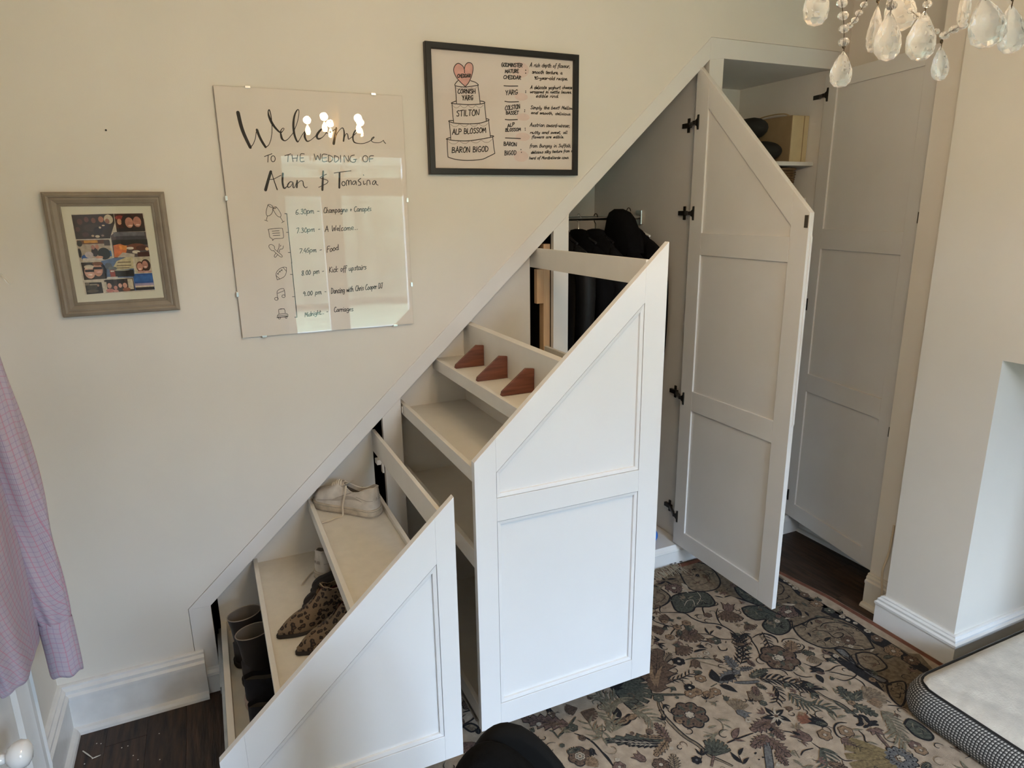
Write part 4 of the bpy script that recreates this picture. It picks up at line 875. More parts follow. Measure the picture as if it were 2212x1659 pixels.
["CHEDDAR",-6.2,118.2,71.5,1.8,11.4],["YARG",0.4,63.0,50.5,5.2,15.4],["COLSTON",-2.0,11.0,61.6,8.6,14.3],["BASSET",1.5,-3.8,52.4,2.8,11.1],["ALP",6.1,-50.1,30.2,10.3,10.5],
["BLOSSOM",-1.8,-63.5,64.4,4.7,10.5],["BARON",-9.5,-112.7,54.3,-1.4,12.6],["BIGOD",-7.0,-146.7,49.9,2.3,14.7]],"lower":[["A rich depth of flavour,",100.4,165.1,171.1,7.5,13.4],
["smooth texture, a",109.6,143.3,128.7,4.9,11.6],["90-year-old recipe.",117.3,123.7,145.6,4.8,11.0],["A delicate yoghurt cheese",101.5,89.1,179.9,9.9,11.0],
["wrapped in nettle leaves,",101.4,74.8,178.5,8.1,9.8],["edible rind.",125.6,61.0,98.6,4.3,11.1],["Simply the best! Mellow",102.6,19.6,182.1,6.0,11.2],
["and smooth, delicious.",104.0,2.4,174.2,1.8,9.9],["Austrian award-winner,",99.0,-42.3,174.7,2.6,12.7],["nutty and sweet, all",101.2,-68.3,160.2,4.9,10.7],
["flowers are edible.",107.4,-84.2,140.8,4.6,10.1],["from Bungay in Suffolk,",98.5,-116.9,181.0,4.9,11.5],["delicious silky texture from a",103.1,-139.8,183.4,9.9,10.2],
["herd of Montbeliarde cows.",95.8,-160.4,174.9,5.0,10.2]],"bars":[[[-5.2,94.1,3.3],[18.3,94.4,3.3],[51.2,96.4,3.4]],[[-2.3,41.0,3.3],[17.5,40.0,3.4],[53.6,42.7,3.4]],
[[-1.8,-21.5,3.4],[16.6,-22.1,3.4],[48.3,-19.8,3.4]],[[-2.2,-86.2,3.4],[23.3,-86.3,3.4],[60.0,-86.6,3.5]]],"colons":[[84.1,152.5],[84.0,142.3],[83.5,81.0],[83.4,75.8],[78.7,15.2],
[78.2,9.3],[80.0,-49.6],[80.3,-55.8],[61.6,-125.8],[63.7,-135.9]]}

ink = mat('black_ink', (.018, .017, .016), .55)
grey_ink = mat('soft_grey_ink', (.33, .27, .25), .7)
# ---- clip-framed welcome sign
WS = thing('welcome_sign', 'large frameless glass-fronted sign with handwritten wedding welcome and timetable', 'sign', (.395, -.002, 1.7245))
obj('backing_board', MB().box(-.300, .300, -.008, .0, -.3975, .3975), mat('sign_backing', (.40, .37, .32), .8), WS)
obj('paper', MB().box(-.2995, .2995, -.0092, -.0082, -.397, .397), mat('white_card_paper', (.80, .745, .675), .8, nscale=5, namt=.04), WS)
yk = -.0096
for nm, key in (('lettering', 'welcome'), ('lettering', 'wedding'), ('lettering', 'names'), ('drawn_icons', 'icons'), ('timeline', 'timeline')):
    obj(nm, ribbons(mm3(TR[key]), yk, MB()), ink, WS, solid=False)
obj('lettering', write(TR['sched'], .0022, yk, MB(), .045, .15), ink, WS, solid=False)
obj('glass', MB().box(-.300, .300, -.0135, -.0105, -.3975, .3975), glass_pane('picture_glass', (.99, .985, .98), .004), WS)
for x, z in ((-.23, -.3975), (.23, -.3975), (-.20, .3975), (.20, .3975), (-.300, .06), (.300, .05), (.300, -.25), (-.300, -.25)):
    obj('clip', MB().box(x-.008 if abs(x) < .29 else x-.004, x+.008 if abs(x) < .29 else x+.004, -.0150, .0, z-.004 if abs(x) < .29 else z-.008, z+.004 if abs(x) < .29 else z+.008), chrome_m, WS, bevel=.001)
# ---- black framed cake picture
CK = thing('cake_picture', 'black-framed drawing of a tiered cake of cheeses with handwritten notes', 'picture', (1.0865, -.001, 2.082))
W2, H2, fr = .3045, .2185, .0215
fb = MB()
rg = [[(W2, y, H2), (-W2, y, H2), (-W2, y, -H2), (W2, y, -H2)] for y in ()]
loops = []
for d, y in ((0, 0), (0, -.022), (.002, -.024), (fr-.002, -.024), (fr, -.022), (fr, -.006)):
    loops.append([(W2-d, y, H2-d), (-W2+d, y, H2-d), (-W2+d, y, -H2+d), (W2-d, y, -H2+d)])
obj('frame', fb.loft(loops, 0, False), mat('black_frame_paint', (.010, .010, .010), .4), CK)
obj('backing', MB().box(-W2+.01, W2-.01, -.006, 0, -H2+.01, H2-.01), mat('brown_hardboard', (.20, .13, .07), .8), CK)
obj('paper', MB().box(-W2+fr-.003, W2-fr+.003, -.0105, -.0075, -H2+fr-.003, H2-fr+.003), mat('pinkish_paper', (.76, .70, .655), .85, nscale=6, namt=.03), CK)
yk = -.0110
heart = [(a/1000, yk+.0002, b/1000) for a, b in TR['heart']]
obj('heart_tint', MB().add(heart, [tuple(range(len(heart)))]), mat('pink_crayon', (.74, .42, .37), .9, nscale=40, namt=.15), CK, solid=False)
tint = MB()
for x, z, w, h in ((.060, .152, .075, .055), (.065, .060, .055, .026), (.072, -.010, .055, .026), (.070, -.080, .060, .030), (.062, -.150, .062, .040)):
    tint.add([(x+w*math.cos(2*PI*k/20)*.5, yk+.0003, z+h*math.sin(2*PI*k/20)*.5) for k in range(20)], [tuple(range(20))])
obj('pink_tint', tint, mat('faint_pink_crayon', (.76, .62, .575), .9, nscale=30, namt=.06), CK, solid=False)
obj('cake_drawing', ribbons(mm3(TR['cake'])+mm3(TR['bars']), yk, MB()), ink, CK, solid=False)
obj('icing_lines', ribbons(mm3(TR['scallop']), yk, MB()), grey_ink, CK, solid=False)
obj('lettering', write(TR['caps'], .0031, yk, MB(), .045), ink, CK, solid=False)
lw = write(TR['lower'], .0026, yk, MB(), .05, .22)
for a, b in TR['colons']: lw.add([(a/1000+.0022*math.cos(k), yk, b/1000+.0022*math.sin(k)) for k in [i*PI/4 for i in range(8)]], [tuple(range(8))])
obj('lettering', lw, ink, CK, solid=False)
obj('glass', MB().box(-W2+fr-.001, W2-fr+.001, -.0150, -.0130, -H2+fr-.001, H2-fr+.001), glass_pane('cake_glass', (.98, .97, .96), .01), CK)
# ---- grey moulded photo frame
PF = thing('photo_frame', 'grey-brown moulded wooden frame holding a collage of snapshots', 'photo frame', (-.243, -.001, 1.621))
fw, fh, ft = .1605, .184, .042
loops = []
for d, y in ((0, 0), (0, -.018), (.003, -.024), (.010, -.027), (.015, -.025), (.017, -.022), (.022, -.0225), (.033, -.017), (.034, -.014), (.037, -.0145), (.0375, -.012), (.041, -.012), (ft, -.008)):
    loops.append([(fw-d, y, fh-d), (-fw+d, y, fh-d), (-fw+d, y, -fh+d), (fw-d, y, -fh+d)])
obj('frame', MB().loft(loops, 0, False), mat('grey_brown_paint', (.26, .215, .165), .5, nscale=18, namt=.15, bump=.1, bscale=60), PF)
obj('mount', MB().box(-fw+.038, fw-.038, -.009, -.004, -fh+.038, fh-.038), mat('ivory_mount', (.70, .66, .56), .85), PF)
OFS = (-.250+.243, 0, 0)
def photo(quads, bumpseed=0):
    pass
CLR = {}
def flat(c):
    k = tuple(round(v, 3) for v in c)
    if k not in CLR: CLR[k] = mat('print_ink_%d' % len(CLR), k, .6, nscale=90, namt=.25)
    return CLR[k]
srgb = lambda r, g, b: tuple((v/255/12.92 if v/255 < .04045 else ((v/255+.055)/1.055)**2.4) for v in (r, g, b))
PH = [  # snapshot: outline (mm from picture centre), base colour, then patches (kind, x, z, rx, rz, colour)
 ('party', [(-88,118),(22,120),(21,93),(5,55),(3,47),(-87,47)], (52,38,34), [('e',-70,98,7,9,(92,62,55)),('e',-52,104,6,8,(110,74,66)),('e',-34,101,6,8,(120,80,66)),('e',-14,104,7,9,(172,112,84)),('e',-78,76,6,7,(84,56,52)),('e',6,104,12,14,(205,190,165)),('e',2,98,6,8,(150,104,84)),('e',-8,84,14,10,(48,36,44)),('e',-40,80,24,11,(66,52,46)),('e',-26,72,12,10,(34,26,28)),('e',-30,54,6,4,(210,190,160)),('e',-42,56,4,3,(190,160,130)),('e',-20,80,3,3,(225,205,170)),('e',-10,86,4,2,(230,200,160)),('e',-16,56,4,3,(150,120,110)),('e',-60,60,9,7,(74,50,48))]),
 ('snapshot', [(23,120),(100,120),(101,67),(23,66)], (70,36,32), [('e',36,108,12,7,(150,60,56)),('e',34,96,6,9,(205,150,120)),('e',58,94,19,25,(44,28,26)),('e',86,96,16,23,(58,40,34)),('e',60,93,11,16,(190,132,112)),('e',82,95,11,16,(186,128,110)),('e',62,84,6,2.4,(225,190,175)),('e',83,86,6,2.4,(225,190,175)),('r',62,71,38,6,(40,32,30))]),
 ('snapshot', [(19,66),(101,65),(103,-11),(5,-12),(5,55)], (88,78,80), [('r',55,58,42,7,(110,108,116)),('r',58,46,40,7,(72,70,78)),('r',54,34,48,8,(44,42,42)),('p',[(8,26),(26,30),(44,22),(40,4),(20,-10),(6,-10)],(214,120,72)),('p',[(22,26),(44,24),(42,10),(24,14)],(232,150,76)),('e',70,20,26,10,(120,70,52)),('e',84,16,16,8,(88,52,44)),('e',67,4,11,5,(218,206,190)),('e',52,16,10,4,(226,214,200)),('e',98,12,5,5,(226,190,150)),('p',[(30,4),(62,-2),(60,-11),(14,-11)],(186,172,160)),('r',86,-4,16,7,(70,36,32))]),
 ('snapshot', [(-87,43),(-1,44),(0,-12),(-32,-19),(-86,-20)], (178,160,140), [('r',-44,38,42,6,(96,58,36)),('r',-50,39,18,4,(200,140,60)),('r',-8,34,8,8,(70,60,54)),('e',-80,34,7,9,(34,28,26)),('e',-84,6,5,14,(30,34,44)),('e',-70,-8,11,9,(44,90,160)),('e',-5,2,10,9,(40,100,150)),('e',-44,8,9,14,(44,34,36)),('e',-47,22,5,7,(170,116,100)),('e',-36,23,5,7,(186,128,104)),('e',-20,2,17,18,(20,28,24)),('e',-60,0,11,10,(190,178,184)),('r',-52,-14,26,4,(206,196,190)),('e',-34,-8,10,4,(206,150,124))]),
 ('snapshot', [(-85,-22),(-33,-23),(-19,-40),(-24,-74),(-84,-75)], (38,28,28), [('e',-66,-52,14,20,(216,168,150)),('e',-44,-46,13,20,(204,150,128)),('r',-66,-48,12,3.6,(24,16,18)),('r',-44,-41,12,3.6,(26,16,18)),('e',-66,-36,13,6,(206,190,170)),('e',-42,-27,14,6,(120,76,52)),('e',-66,-60,6,2,(240,224,216)),('e',-42,-53,6,2,(226,180,170)),('r',-42,-70,14,4,(56,46,44))]),
 ('snapshot', [(-32,-20),(2,-12),(55,-10),(53,-75),(-23,-71)], (92,112,148), [('p',[(10,-22),(40,-8),(55,-10),(54,-46),(4,-48),(-2,-40)],(204,188,152)),('r',30,-26,18,1.6,(120,104,84)),('r',28,-36,20,1.6,(124,108,88)),('r',24,-43,18,1.4,(124,108,88)),('e',-14,-36,10,10,(88,96,110)),('e',-4,-44,12,6,(110,114,118)),('r',24,-60,28,10,(38,38,40)),('r',-6,-60,7,12,(150,70,60)),('r',-6,-52,5,2,(214,204,196)),('r',-8,-72,14,3,(196,186,178)),('e',20,-50,22,2,(168,164,152))]),
 ('snapshot', [(59,-13),(102,-11),(102,-61),(59,-61)], (196,182,158), [('e',72,-42,11,17,(96,56,44)),('e',88,-38,13,19,(58,36,30)),('e',71,-42,8,12,(206,150,132)),('e',86,-36,8,12,(188,132,116)),('e',70,-49,4,1.6,(238,220,212)),('e',86,-43,4,1.6,(236,214,206)),('r',82,-58,19,3,(196,150,140))]),
 ('snapshot', [(48,-63),(102,-63),(103,-115),(48,-115)], (44,84,150), [('r',75,-78,26,10,(52,98,168)),('r',76,-96,26,3,(150,140,170)),('r',76,-101,26,2,(196,170,170)),('r',76,-104,26,1.6,(222,204,180)),('r',76,-110,26,4.5,(42,36,40))]),
 ('snapshot', [(-84,-83),(-40,-84),(-39,-117),(-84,-119)], (40,34,32), [('e',-66,-98,14,8,(66,60,54)),('e',-48,-100,5,9,(26,22,22)),('e',-50,-93,3,4,(170,130,110)),('r',-78,-88,5,4,(120,108,92)),('e',-66,-110,16,5,(84,76,64)),('r',-62,-90,10,2,(150,140,122))]),
 ('snapshot', [(-32,-78),(47,-76),(48,-115),(-33,-117)], (62,50,48), [('r',-18,-86,11,9,(34,28,30)),('r',12,-86,10,9,(30,26,26)),('r',38,-94,7,16,(206,192,168)),('r',-30,-100,3,16,(196,182,160)),('e',-20,-96,6,8,(206,156,136)),('e',-4,-103,5,6,(200,140,124)),('e',9,-97,5,7,(214,164,144)),('e',22,-97,6,8,(204,152,134)),('e',-20,-111,11,6,(190,124,116)),('e',-4,-113,8,4,(206,150,136)),('e',9,-110,8,6,(70,60,56)),('e',25,-110,11,6,(150,96,76))]),
]
obj('print', MB().box(-.0885-.007, .103-.007, -.0098, -.0092, -.119, .1205), flat(srgb(206, 194, 178)), PF)
for i, (nm, out, base, pats) in enumerate(PH):
    s = MB(); cols = [flat(srgb(*base))]
    s.add([(x/1000-.007, -.0101, z/1000) for x, z in out], [tuple(range(len(out)))], 0)
    for j, p in enumerate(pats):
        c = flat(srgb(*p[-1])); cols.append(c); mi = len(cols)-1; y = -.0102-.00003*j
        if p[0] == 'p': P = p[1]
        elif p[0] == 'r': _, x, z, a, b, _c = p; P = [(x-a, z-b), (x+a, z-b), (x+a, z+b), (x-a, z+b)]
        else: _, x, z, a, b, _c = p; P = [(x+a*math.cos(2*PI*k/16), z+b*math.sin(2*PI*k/16)) for k in range(16)]
        xs = [q[0] for q in out]; zs = [q[1] for q in out]
        P = [(min(max(x, min(xs)), max(xs)), min(max(z, min(zs)), max(zs))) for x, z in P]
        s.add([(x/1000-.007, y, z/1000) for x, z in P], [tuple(range(len(P)))], mi)
    obj('snapshot', s, cols, PF, solid=False)
obj('glass', MB().box(-fw+.039, fw-.039, -.0122, -.0112, -fh+.039, fh-.039), glass_pane('photo_glass', (.98, .98, .96), .01), PF)

# ------------------------------------------------------------------ chandelier
CX, CY = .815, -1.855
CH = thing('chandelier', 'crystal chandelier with pear-shaped glass drops and bead strands', 'chandelier', (CX, CY, 1.90))
def ch(name, mb, m, parent=None, **k): return obj(name, mb.shift((-CX, -CY, -1.90)), m, parent or CH, **k)
crystal = mat('cut_crystal', (1, .985, .95), .03, trans=.80, ior=1.38)
wire_m = mat('aged_wire', (.10, .075, .045), .4, metal=.9)
gilt = mat('aged_brass', (.35, .24, .10), .35, metal=1.0)
ch('ceiling_rose', MB().lathe([(.001, 2.86), (.07, 2.86), (.065, 2.83), (.02, 2.80), (.001, 2.80)], (CX, CY, 0), 20), gilt, smooth=40)
ch('stem', MB().lathe([(.008, 2.80), (.008, 2.50), (.022, 2.47), (.010, 2.44), (.030, 2.30), (.012, 2.22), (.038, 2.14), (.030, 2.10), (.004, 2.07)], (CX, CY, 0), 16), gilt, smooth=40)
bulb_m = mat('glowing_bulb', (1, .8, .5), .4, emit=(1.0, .66, .32), es=38)
candle_m = mat('ivory_candle_tube', (.75, .68, .52), .6)
for k in range(5):
    a = math.radians(52+72*k); c_, s_ = math.cos(a), math.sin(a)
    P = lambda r, z: (CX+c_*r, CY+s_*r, z)
    ch('arm', MB().tube(catmull([P(.03, 2.12), P(.08, 2.07), P(.13, 2.06), P(.165, 2.09), P(.165, 2.11)], 6), .006, 8), gilt, smooth=60)
    ch('candle_cup', MB().lathe([(.006, 2.100), (.030, 2.112), (.034, 2.118), (.012, 2.120), (.012, 2.124)], (CX+c_*.165, CY+s_*.165, 0), 14), gilt, smooth=40)
    cd = ch('candle_tube', MB().lathe([(.011, 2.12), (.011, 2.175)], (CX+c_*.165, CY+s_*.165, 0), 12), candle_m, smooth=40)
    ch('bulb', MB().lathe([(.004, 2.175), (.012, 2.180), (.0165, 2.195), (.013, 2.212), (.005, 2.228), (.001, 2.233)], (CX+c_*.165, CY+s_*.165, 0), 12), bulb_m, cd, smooth=60)
    lt = bpy.data.lights.new('bulb_light', 'POINT'); lt.energy = BULB_W; lt.color = (1.0, .72, .44); lt.shadow_soft_size = .022
    lo = bpy.data.objects.new('bulb_light', lt); COL.objects.link(lo); lo.parent = CH; lo.location = (c_*.165, s_*.165, 2.258-1.90)
def drop(p, h, wr, rz, tilt=0.0, wire=True):
    """faceted almond: flattened, eight sides"""
    w = h*.66/2*wr; mb = MB()
    prof = [(.03, .5), (.34, .38), (.68, .20), (.93, .0), (1.0, -.16), (.90, -.33), (.56, -.46), (.05, -.5)]
    rings = []
    for f, z in prof:
        ring = []
        for k in range(12):
            a = 2*PI*(k+.5*(len(rings) % 2))/12; x, y = w*f*math.cos(a), w*.42*f*math.sin(a)
            zz = z*h; x, zz = x*math.cos(tilt)-zz*math.sin(tilt), x*math.sin(tilt)+zz*math.cos(tilt)
            ring.append((p[0]+x*math.cos(rz)-y*math.sin(rz), p[1]+x*math.sin(rz)+y*math.cos(rz), p[2]+zz))
        rings.append(ring)
    d = ch('crystal_drop', mb.loft(rings), crystal)
    if wire:
        t = (p[0]-h*.5*math.sin(tilt)*math.cos(rz), p[1], p[2]+h*.5*math.cos(tilt))
        ch('wire_loop', MB().tube([(t[0], t[1], t[2]-.005), (t[0]+.001, t[1], t[2]+.002)]+[(t[0]+.0022*math.cos(a), t[1], t[2]+.0048+.0024*math.sin(a)) for a in [i*.8-1 for i in range(8)]]+[(t[0], t[1], t[2]+.011)], .0006, 5), wire_m, d)
    return d
FACE = math.atan2(-.41645, .90906)
for p, h, wr, rz, tl in (((.690, -1.788, 1.969), .051, .92, FACE, 0), ((.761, -1.813, 1.941), .051, 1.0, FACE+1.45, .02), ((.756, -1.836, 1.928), .053, 1.03, FACE+.2, .05), ((.818, -1.798, 1.974), .056, 1.0, FACE-.3, .25), ((.793, -1.851, 1.928), .053, 1.08, FACE+.1, 0),
                         ((.827, -1.875, 1.960), .050, .9, FACE+1.2, .2), ((.769, -1.939, 1.921), .051, 1.15, FACE-.1, .3), ((.799, -1.947, 1.915), .048, 1.12, FACE+.2, .25), ((.746, -1.784, 1.901), .042, 1.02, FACE, 0), ((.835, -1.849, 1.902), .039, 1.02, FACE+.3, .15)):
    drop(p, h, wr, rz, tl)
for k in range(9):                                          # the rest of the ring, above the picture's edge
    a = math.radians(20+40*k); drop((CX+.165*math.cos(a), CY+.165*math.sin(a), 2.055), .05, 1.0, a+PI/2)
def strand(pts, r=.0062):
    mb = MB()
    for p in pts: mb.lathe([(.001, -r*.75), (r*.7, -r*.62), (r, -r*.2), (r, r*.2), (r*.7, r*.62), (.001, r*.75)], p, 8)
    s_ = ch('bead_strand', mb, crystal)
    ch('strand_wire', MB().tube(pts, .0006, 4), wire_m, s_)
strand([(.728,-1.787,1.980),(.731,-1.788,1.972),(.735,-1.788,1.959),(.739,-1.788,1.945),(.742,-1.787,1.931)])
strand([(.749,-1.811,1.977),(.748,-1.805,1.968),(.746,-1.801,1.960),(.745,-1.797,1.953),(.742,-1.793,1.948)], .0042)
strand([(.796,-1.831,1.960),(.801,-1.836,1.954),(.808,-1.842,1.945),(.817,-1.851,1.935)], .0042)
strand([(.823,-1.858,1.930),(.827,-1.866,1.935),(.831,-1.873,1.938)], .0055)
strand([(.749,-1.840,1.978),(.750,-1.840,1.968),(.752,-1.839,1.959)], .0060)
strand([(.784,-1.855,1.980),(.786,-1.855,1.970),(.789,-1.856,1.960)], .0050)
for k in range(10):
    a0 = 2*PI*k/10
    strand([(CX+(.165-.11*t)*math.cos(a0), CY+(.165-.11*t)*math.sin(a0), 2.10+.22*t*t-.05*math.sin(PI*t)) for t in [i/9 for i in range(10)]], .006)

# ------------------------------------------------------------------ rug
RG = thing('floral_rug', 'large cream floral rug with dark outlined leaves and a brown border', 'rug', (1.35, -1.2, 0))
def rp(name, mb, m, **k): return obj(name, mb.shift((-1.35, 1.2, 0)), m, RG, **k)
RC = dict(k=mat('rug_black', (.012, .011, .012), .97, nscale=110, namt=.6, bump=.6, bscale=420), b=mat('rug_brown', (.115, .073, .048), .97, nscale=110, namt=0.54, bump=.6, bscale=420), m=mat('rug_mauve_brown', (.145, .090, .070), .97, nscale=110, namt=0.54, bump=.6, bscale=420), g=mat('rug_grey_green', (.070, .073, .055), .97, nscale=110, namt=0.60, bump=.6, bscale=420),
          t=mat('rug_tan', (.165, .122, .078), .97, nscale=70, namt=.45, bump=.6, bscale=420), n=mat('rug_pale_tan', (.205, .155, .102), .97, nscale=70, namt=.45, bump=.6, bscale=420), c=mat('rug_cream', (.40, .34, .26), .97, nscale=110, namt=0.27, bump=.6, bscale=420), o=mat('rug_ochre', (.23, .150, .088), .97, nscale=110, namt=0.45, bump=.6, bscale=420),
          l=mat('rug_slate', (.125, .122, .118), .97, nscale=110, namt=0.45, bump=.6, bscale=420), p=mat('rug_sage', (.165, .145, .098), .97, nscale=110, namt=0.45, bump=.6, bscale=420), r=mat('rug_rust', (.22, .090, .050), .97, nscale=110, namt=0.45, bump=.6, bscale=420), y=mat('rug_olive_gold', (.185, .135, .062), .97, nscale=110, namt=0.45, bump=.6, bscale=420))
field = mat('rug_field', (.385, .300, .215), .97, nscale=34, namt=.22, bump=.6, bscale=500)
edge = [(2.372, -.035), (2.392, -.31), (2.428, -.56), (2.434, -.80), (2.434, -1.10), (2.434, -2.62), (.22, -2.62), (.20, -.035)]
rp('pile', MB().prism(edge, 'z', .001, .009), field)
binding = MB()
bp_ = [(2.368, -.040), (2.388, -.31), (2.423, -.56), (2.428, -.80), (2.428, -1.10), (2.428, -2.60)]
rings = [[(x-.020, y, .0092), (x-.018, y, .0115), (x, y, .0115), (x+.005, y, .006)] for x, y in bp_]
rp('red_binding', MB().loft(rings), mat('brick_red_binding', (.155, .058, .032), .95, nscale=30, namt=.3))
rp('red_binding', MB().box(1.30, 2.37, -.062, -.036, .0092, .0112), MATS['brick_red_binding'])
fringe = MB()
for i in range(150):
    x = 1.20+.78*i/150+RND.uniform(-.003, .003); y0 = -.036
    fringe.tube(catmull([(x, y0-.03, .011), (x+RND.uniform(-.004, .004), y0+.002, .013), (x+RND.uniform(-.010, .010), y0-.012-RND.uniform(0, .02), .022), (x+RND.uniform(-.02, .02), y0-.045-RND.uniform(0, .04), .013)], 3), .0013, 4)
fo = rp('fringe', fringe, mat('fringe_cotton', (.36, .31, .23), .95)); fo['kind'] = 'stuff'
pat = MB(); KEYS = list(RC); PM = [RC[k] for k in KEYS]
ZB = .0093
cnt = [0]
def poly2(P, lev, c):
    cnt[0] += 1; z = ZB+lev*.00028+cnt[0]*2e-7
    pat.add([(x, y, z) for x, y in P], [tuple(range(len(P)))], KEYS.index(c))
def strip2(P, w, lev, c, taper=True):
    cnt[0] += 1; z = ZB+lev*.00028+cnt[0]*2e-7; n = len(P); L, R = [], []
    for i in range(n):
        a, b = P[max(i-1, 0)], P[min(i+1, n-1)]; dx, dy = b[0]-a[0], b[1]-a[1]; d = math.hypot(dx, dy) or 1
        ww = w/2*(1-.6*abs(2*i/(n-1)-1)**3 if taper else 1)
        L.append((P[i][0]-dy/d*ww, P[i][1]+dx/d*ww, z)); R.append((P[i][0]+dy/d*ww, P[i][1]-dx/d*ww, z))
    pat.grid([L, R], KEYS.index(c))
def fan_tri(P, lev, c):                                     # star-shaped outline filled from its centre
    cnt[0] += 1; z = ZB+lev*.00028+cnt[0]*2e-7; cx = sum(p[0] for p in P)/len(P); cy = sum(p[1] for p in P)/len(P)
    pat.add([(cx, cy, z)]+[(x, y, z) for x, y in P], [(0, i+1, (i+1) % len(P)+1) for i in range(len(P))], KEYS.index(c))
def local(a, b):
    dx, dy = b[0]-a[0], b[1]-a[1]
    return lambda u, v: (a[0]+dx*u-dy*v, a[1]+dy*u+dx*v)
def leaf2(a, b, w, c, lev=4, outline=True):
    f = local(a, b); n = 10; bend = .06
    def shape(g):
        up = [(t, w/2*math.sin(PI*t**.8)*g+bend*math.sin(PI*t)) for t in [i/n for i in range(n+1)]]
        dn = [(t, -w/2*math.sin(PI*t**.8)*g+bend*math.sin(PI*t)) for t in [i/n for i in range(n, -1, -1)]]
        return [f(u, v) for u, v in up+dn[1:-1]]
    if outline and c not in 'kpc': fan_tri(shape(1.25), lev, 'k')
    fan_tri(shape(1.0), lev+1, c)
def serr2(a, b, w, c, lev=4):
    f = local(a, b); T = 6; L = math.dist(a, b)
    def side(sg, g, add=0.0):
        out = [(0, 0)]
        for i in range(T):
            t0 = i/T; ev = lambda t: w/2*math.sin(PI*min(1, t*.86+.10))**.9*g+add
            out += [(t0+.02, sg*ev(t0)*.62), (t0+.10, sg*ev(t0+.07)*.95), (t0+.150, sg*ev(t0+.11)*1.15), (t0+.155, sg*ev(t0+.13)*.85)]
        return out+[(1.02, 0)]
    def fill(g, add, lv, col):
        for sg in (1, -1):
            S = side(sg, g, add); cnt[0] += 1; z = ZB+lv*.00028+cnt[0]*2e-7
            pat.grid([[(*f(u, v), z) for u, v in S], [(*f(min(u, 1.0), 0), z) for u, v in S]], KEYS.index(col))
    if c != 'k': fill(1.06, .0022/L, lev, 'k')
    fill(1.0, 0, lev+1, c)
    strip2([f(.02, 0), f(.4, .01), f(.95, 0)], .0026, lev+2, 'c' if c == 'k' else 'k')
    for i in range(1, 6):
        for sg in (1, -1): strip2([f(.10+.13*i, 0), f(.17+.13*i, sg*w*.12), f(.22+.13*i, sg*w*.26)], .0018, lev+2, 'c' if c == 'k' else 'k')
    if c in 'bmg' and w > .3:
        for sg in (1, -1): leaf2(f(.12, sg*.01), f(.62, sg*w*.16), .13, {'b': 'o', 'm': 'b', 'g': 'p'}[c], lev+2, False)
def rose2(a, r, c, n, lev=4):
    def shape(g, n_, amp): return [(a[0]+r*g*(1-amp+amp*abs(math.cos(n_*t/2)))*math.cos(t), a[1]+r*g*(1-amp+amp*abs(math.cos(n_*t/2)))*math.sin(t)) for t in [2*PI*i/(n_*6) for i in range(n_*6)]]
    if r > .012 and c != 'k': fan_tri(shape(1.09, n, .16), lev, 'k')
    fan_tri(shape(1.0, n, .18), lev+1, c)
    if r > .010:
        inner = {'b': 'm', 'm': 'b', 'o': 'b', 'c': 'o', 'k': 'l', 'g': 'p', 'l': 'c', 'n': 'b'}.get(c, 'c')
        fan_tri(shape(.34, 6, .3), lev+2, 'k'); fan_tri(shape(.27, 6, .3), lev+3, 'c' if r > .02 else inner)
    if r > .025:
        for i in range(n):
            t = 2*PI*(i+.5)/n+PI/n; strip2([(a[0]+r*.4*math.cos(t), a[1]+r*.4*math.sin(t)), (a[0]+r*.92*math.cos(t), a[1]+r*.92*math.sin(t))], .0022, lev+2, 'k')
            t += PI/n; q = (a[0]+r*.70*math.cos(t), a[1]+r*.70*math.sin(t)); fan_tri([(q[0]+r*.07*math.cos(s_), q[1]+r*.07*math.sin(s_)) for s_ in [j*PI/4 for j in range(8)]], lev+2, 'k')
def fan2(a, b, c, lev=4):
    f = local(a, b); n = 7; P = [(0, -.05)]
    for i in range(n):
        t0, t1 = -.95+1.9*i/n, -.95+1.9*(i+1)/n; tm = (t0+t1)/2
        P += [(.80*math.cos(t0), .80*math.sin(t0)*.75), (1.04*math.cos(t0*.6+tm*.4), 1.04*math.sin(t0*.6+tm*.4)*.75), (1.04*math.cos(t1*.6+tm*.4), 1.04*math.sin(t1*.6+tm*.4)*.75)]
    P += [(.80*math.cos(.95), .80*math.sin(.95)*.75), (0, .05)]
    big = [f(u*1.05-.02, v*1.07) for u, v in P]
    if c in 'gbm': poly2(big, lev, 'k')
    poly2([f(u, v) for u, v in P], lev+1, c)
    for i in range(1, n):
        t = -.95+1.9*i/n; strip2([f(.15*math.cos(t), .15*math.sin(t)*.75), f(.86*math.cos(t), .86*math.sin(t)*.75)], .0016, lev+2, 'k')
def tulip2(a, b, c, lev=4):
    f = local(a, b); P = [(0, -.10), (.25, -.30), (.60, -.30), (1.0, -.42), (.78, -.14), (1.02, 0), (.78, .14), (1.0, .42), (.60, .30), (.25, .30), (0, .10)]
    if c != 'k': fan_tri([f(u*1.07-.03, v*1.14) for u, v in P], lev, 'k')
    fan_tri([f(u, v) for u, v in P], lev+1, c); strip2([f(.1, 0), f(.7, 0)], .0022, lev+2, 'l' if c == 'k' else 'k')
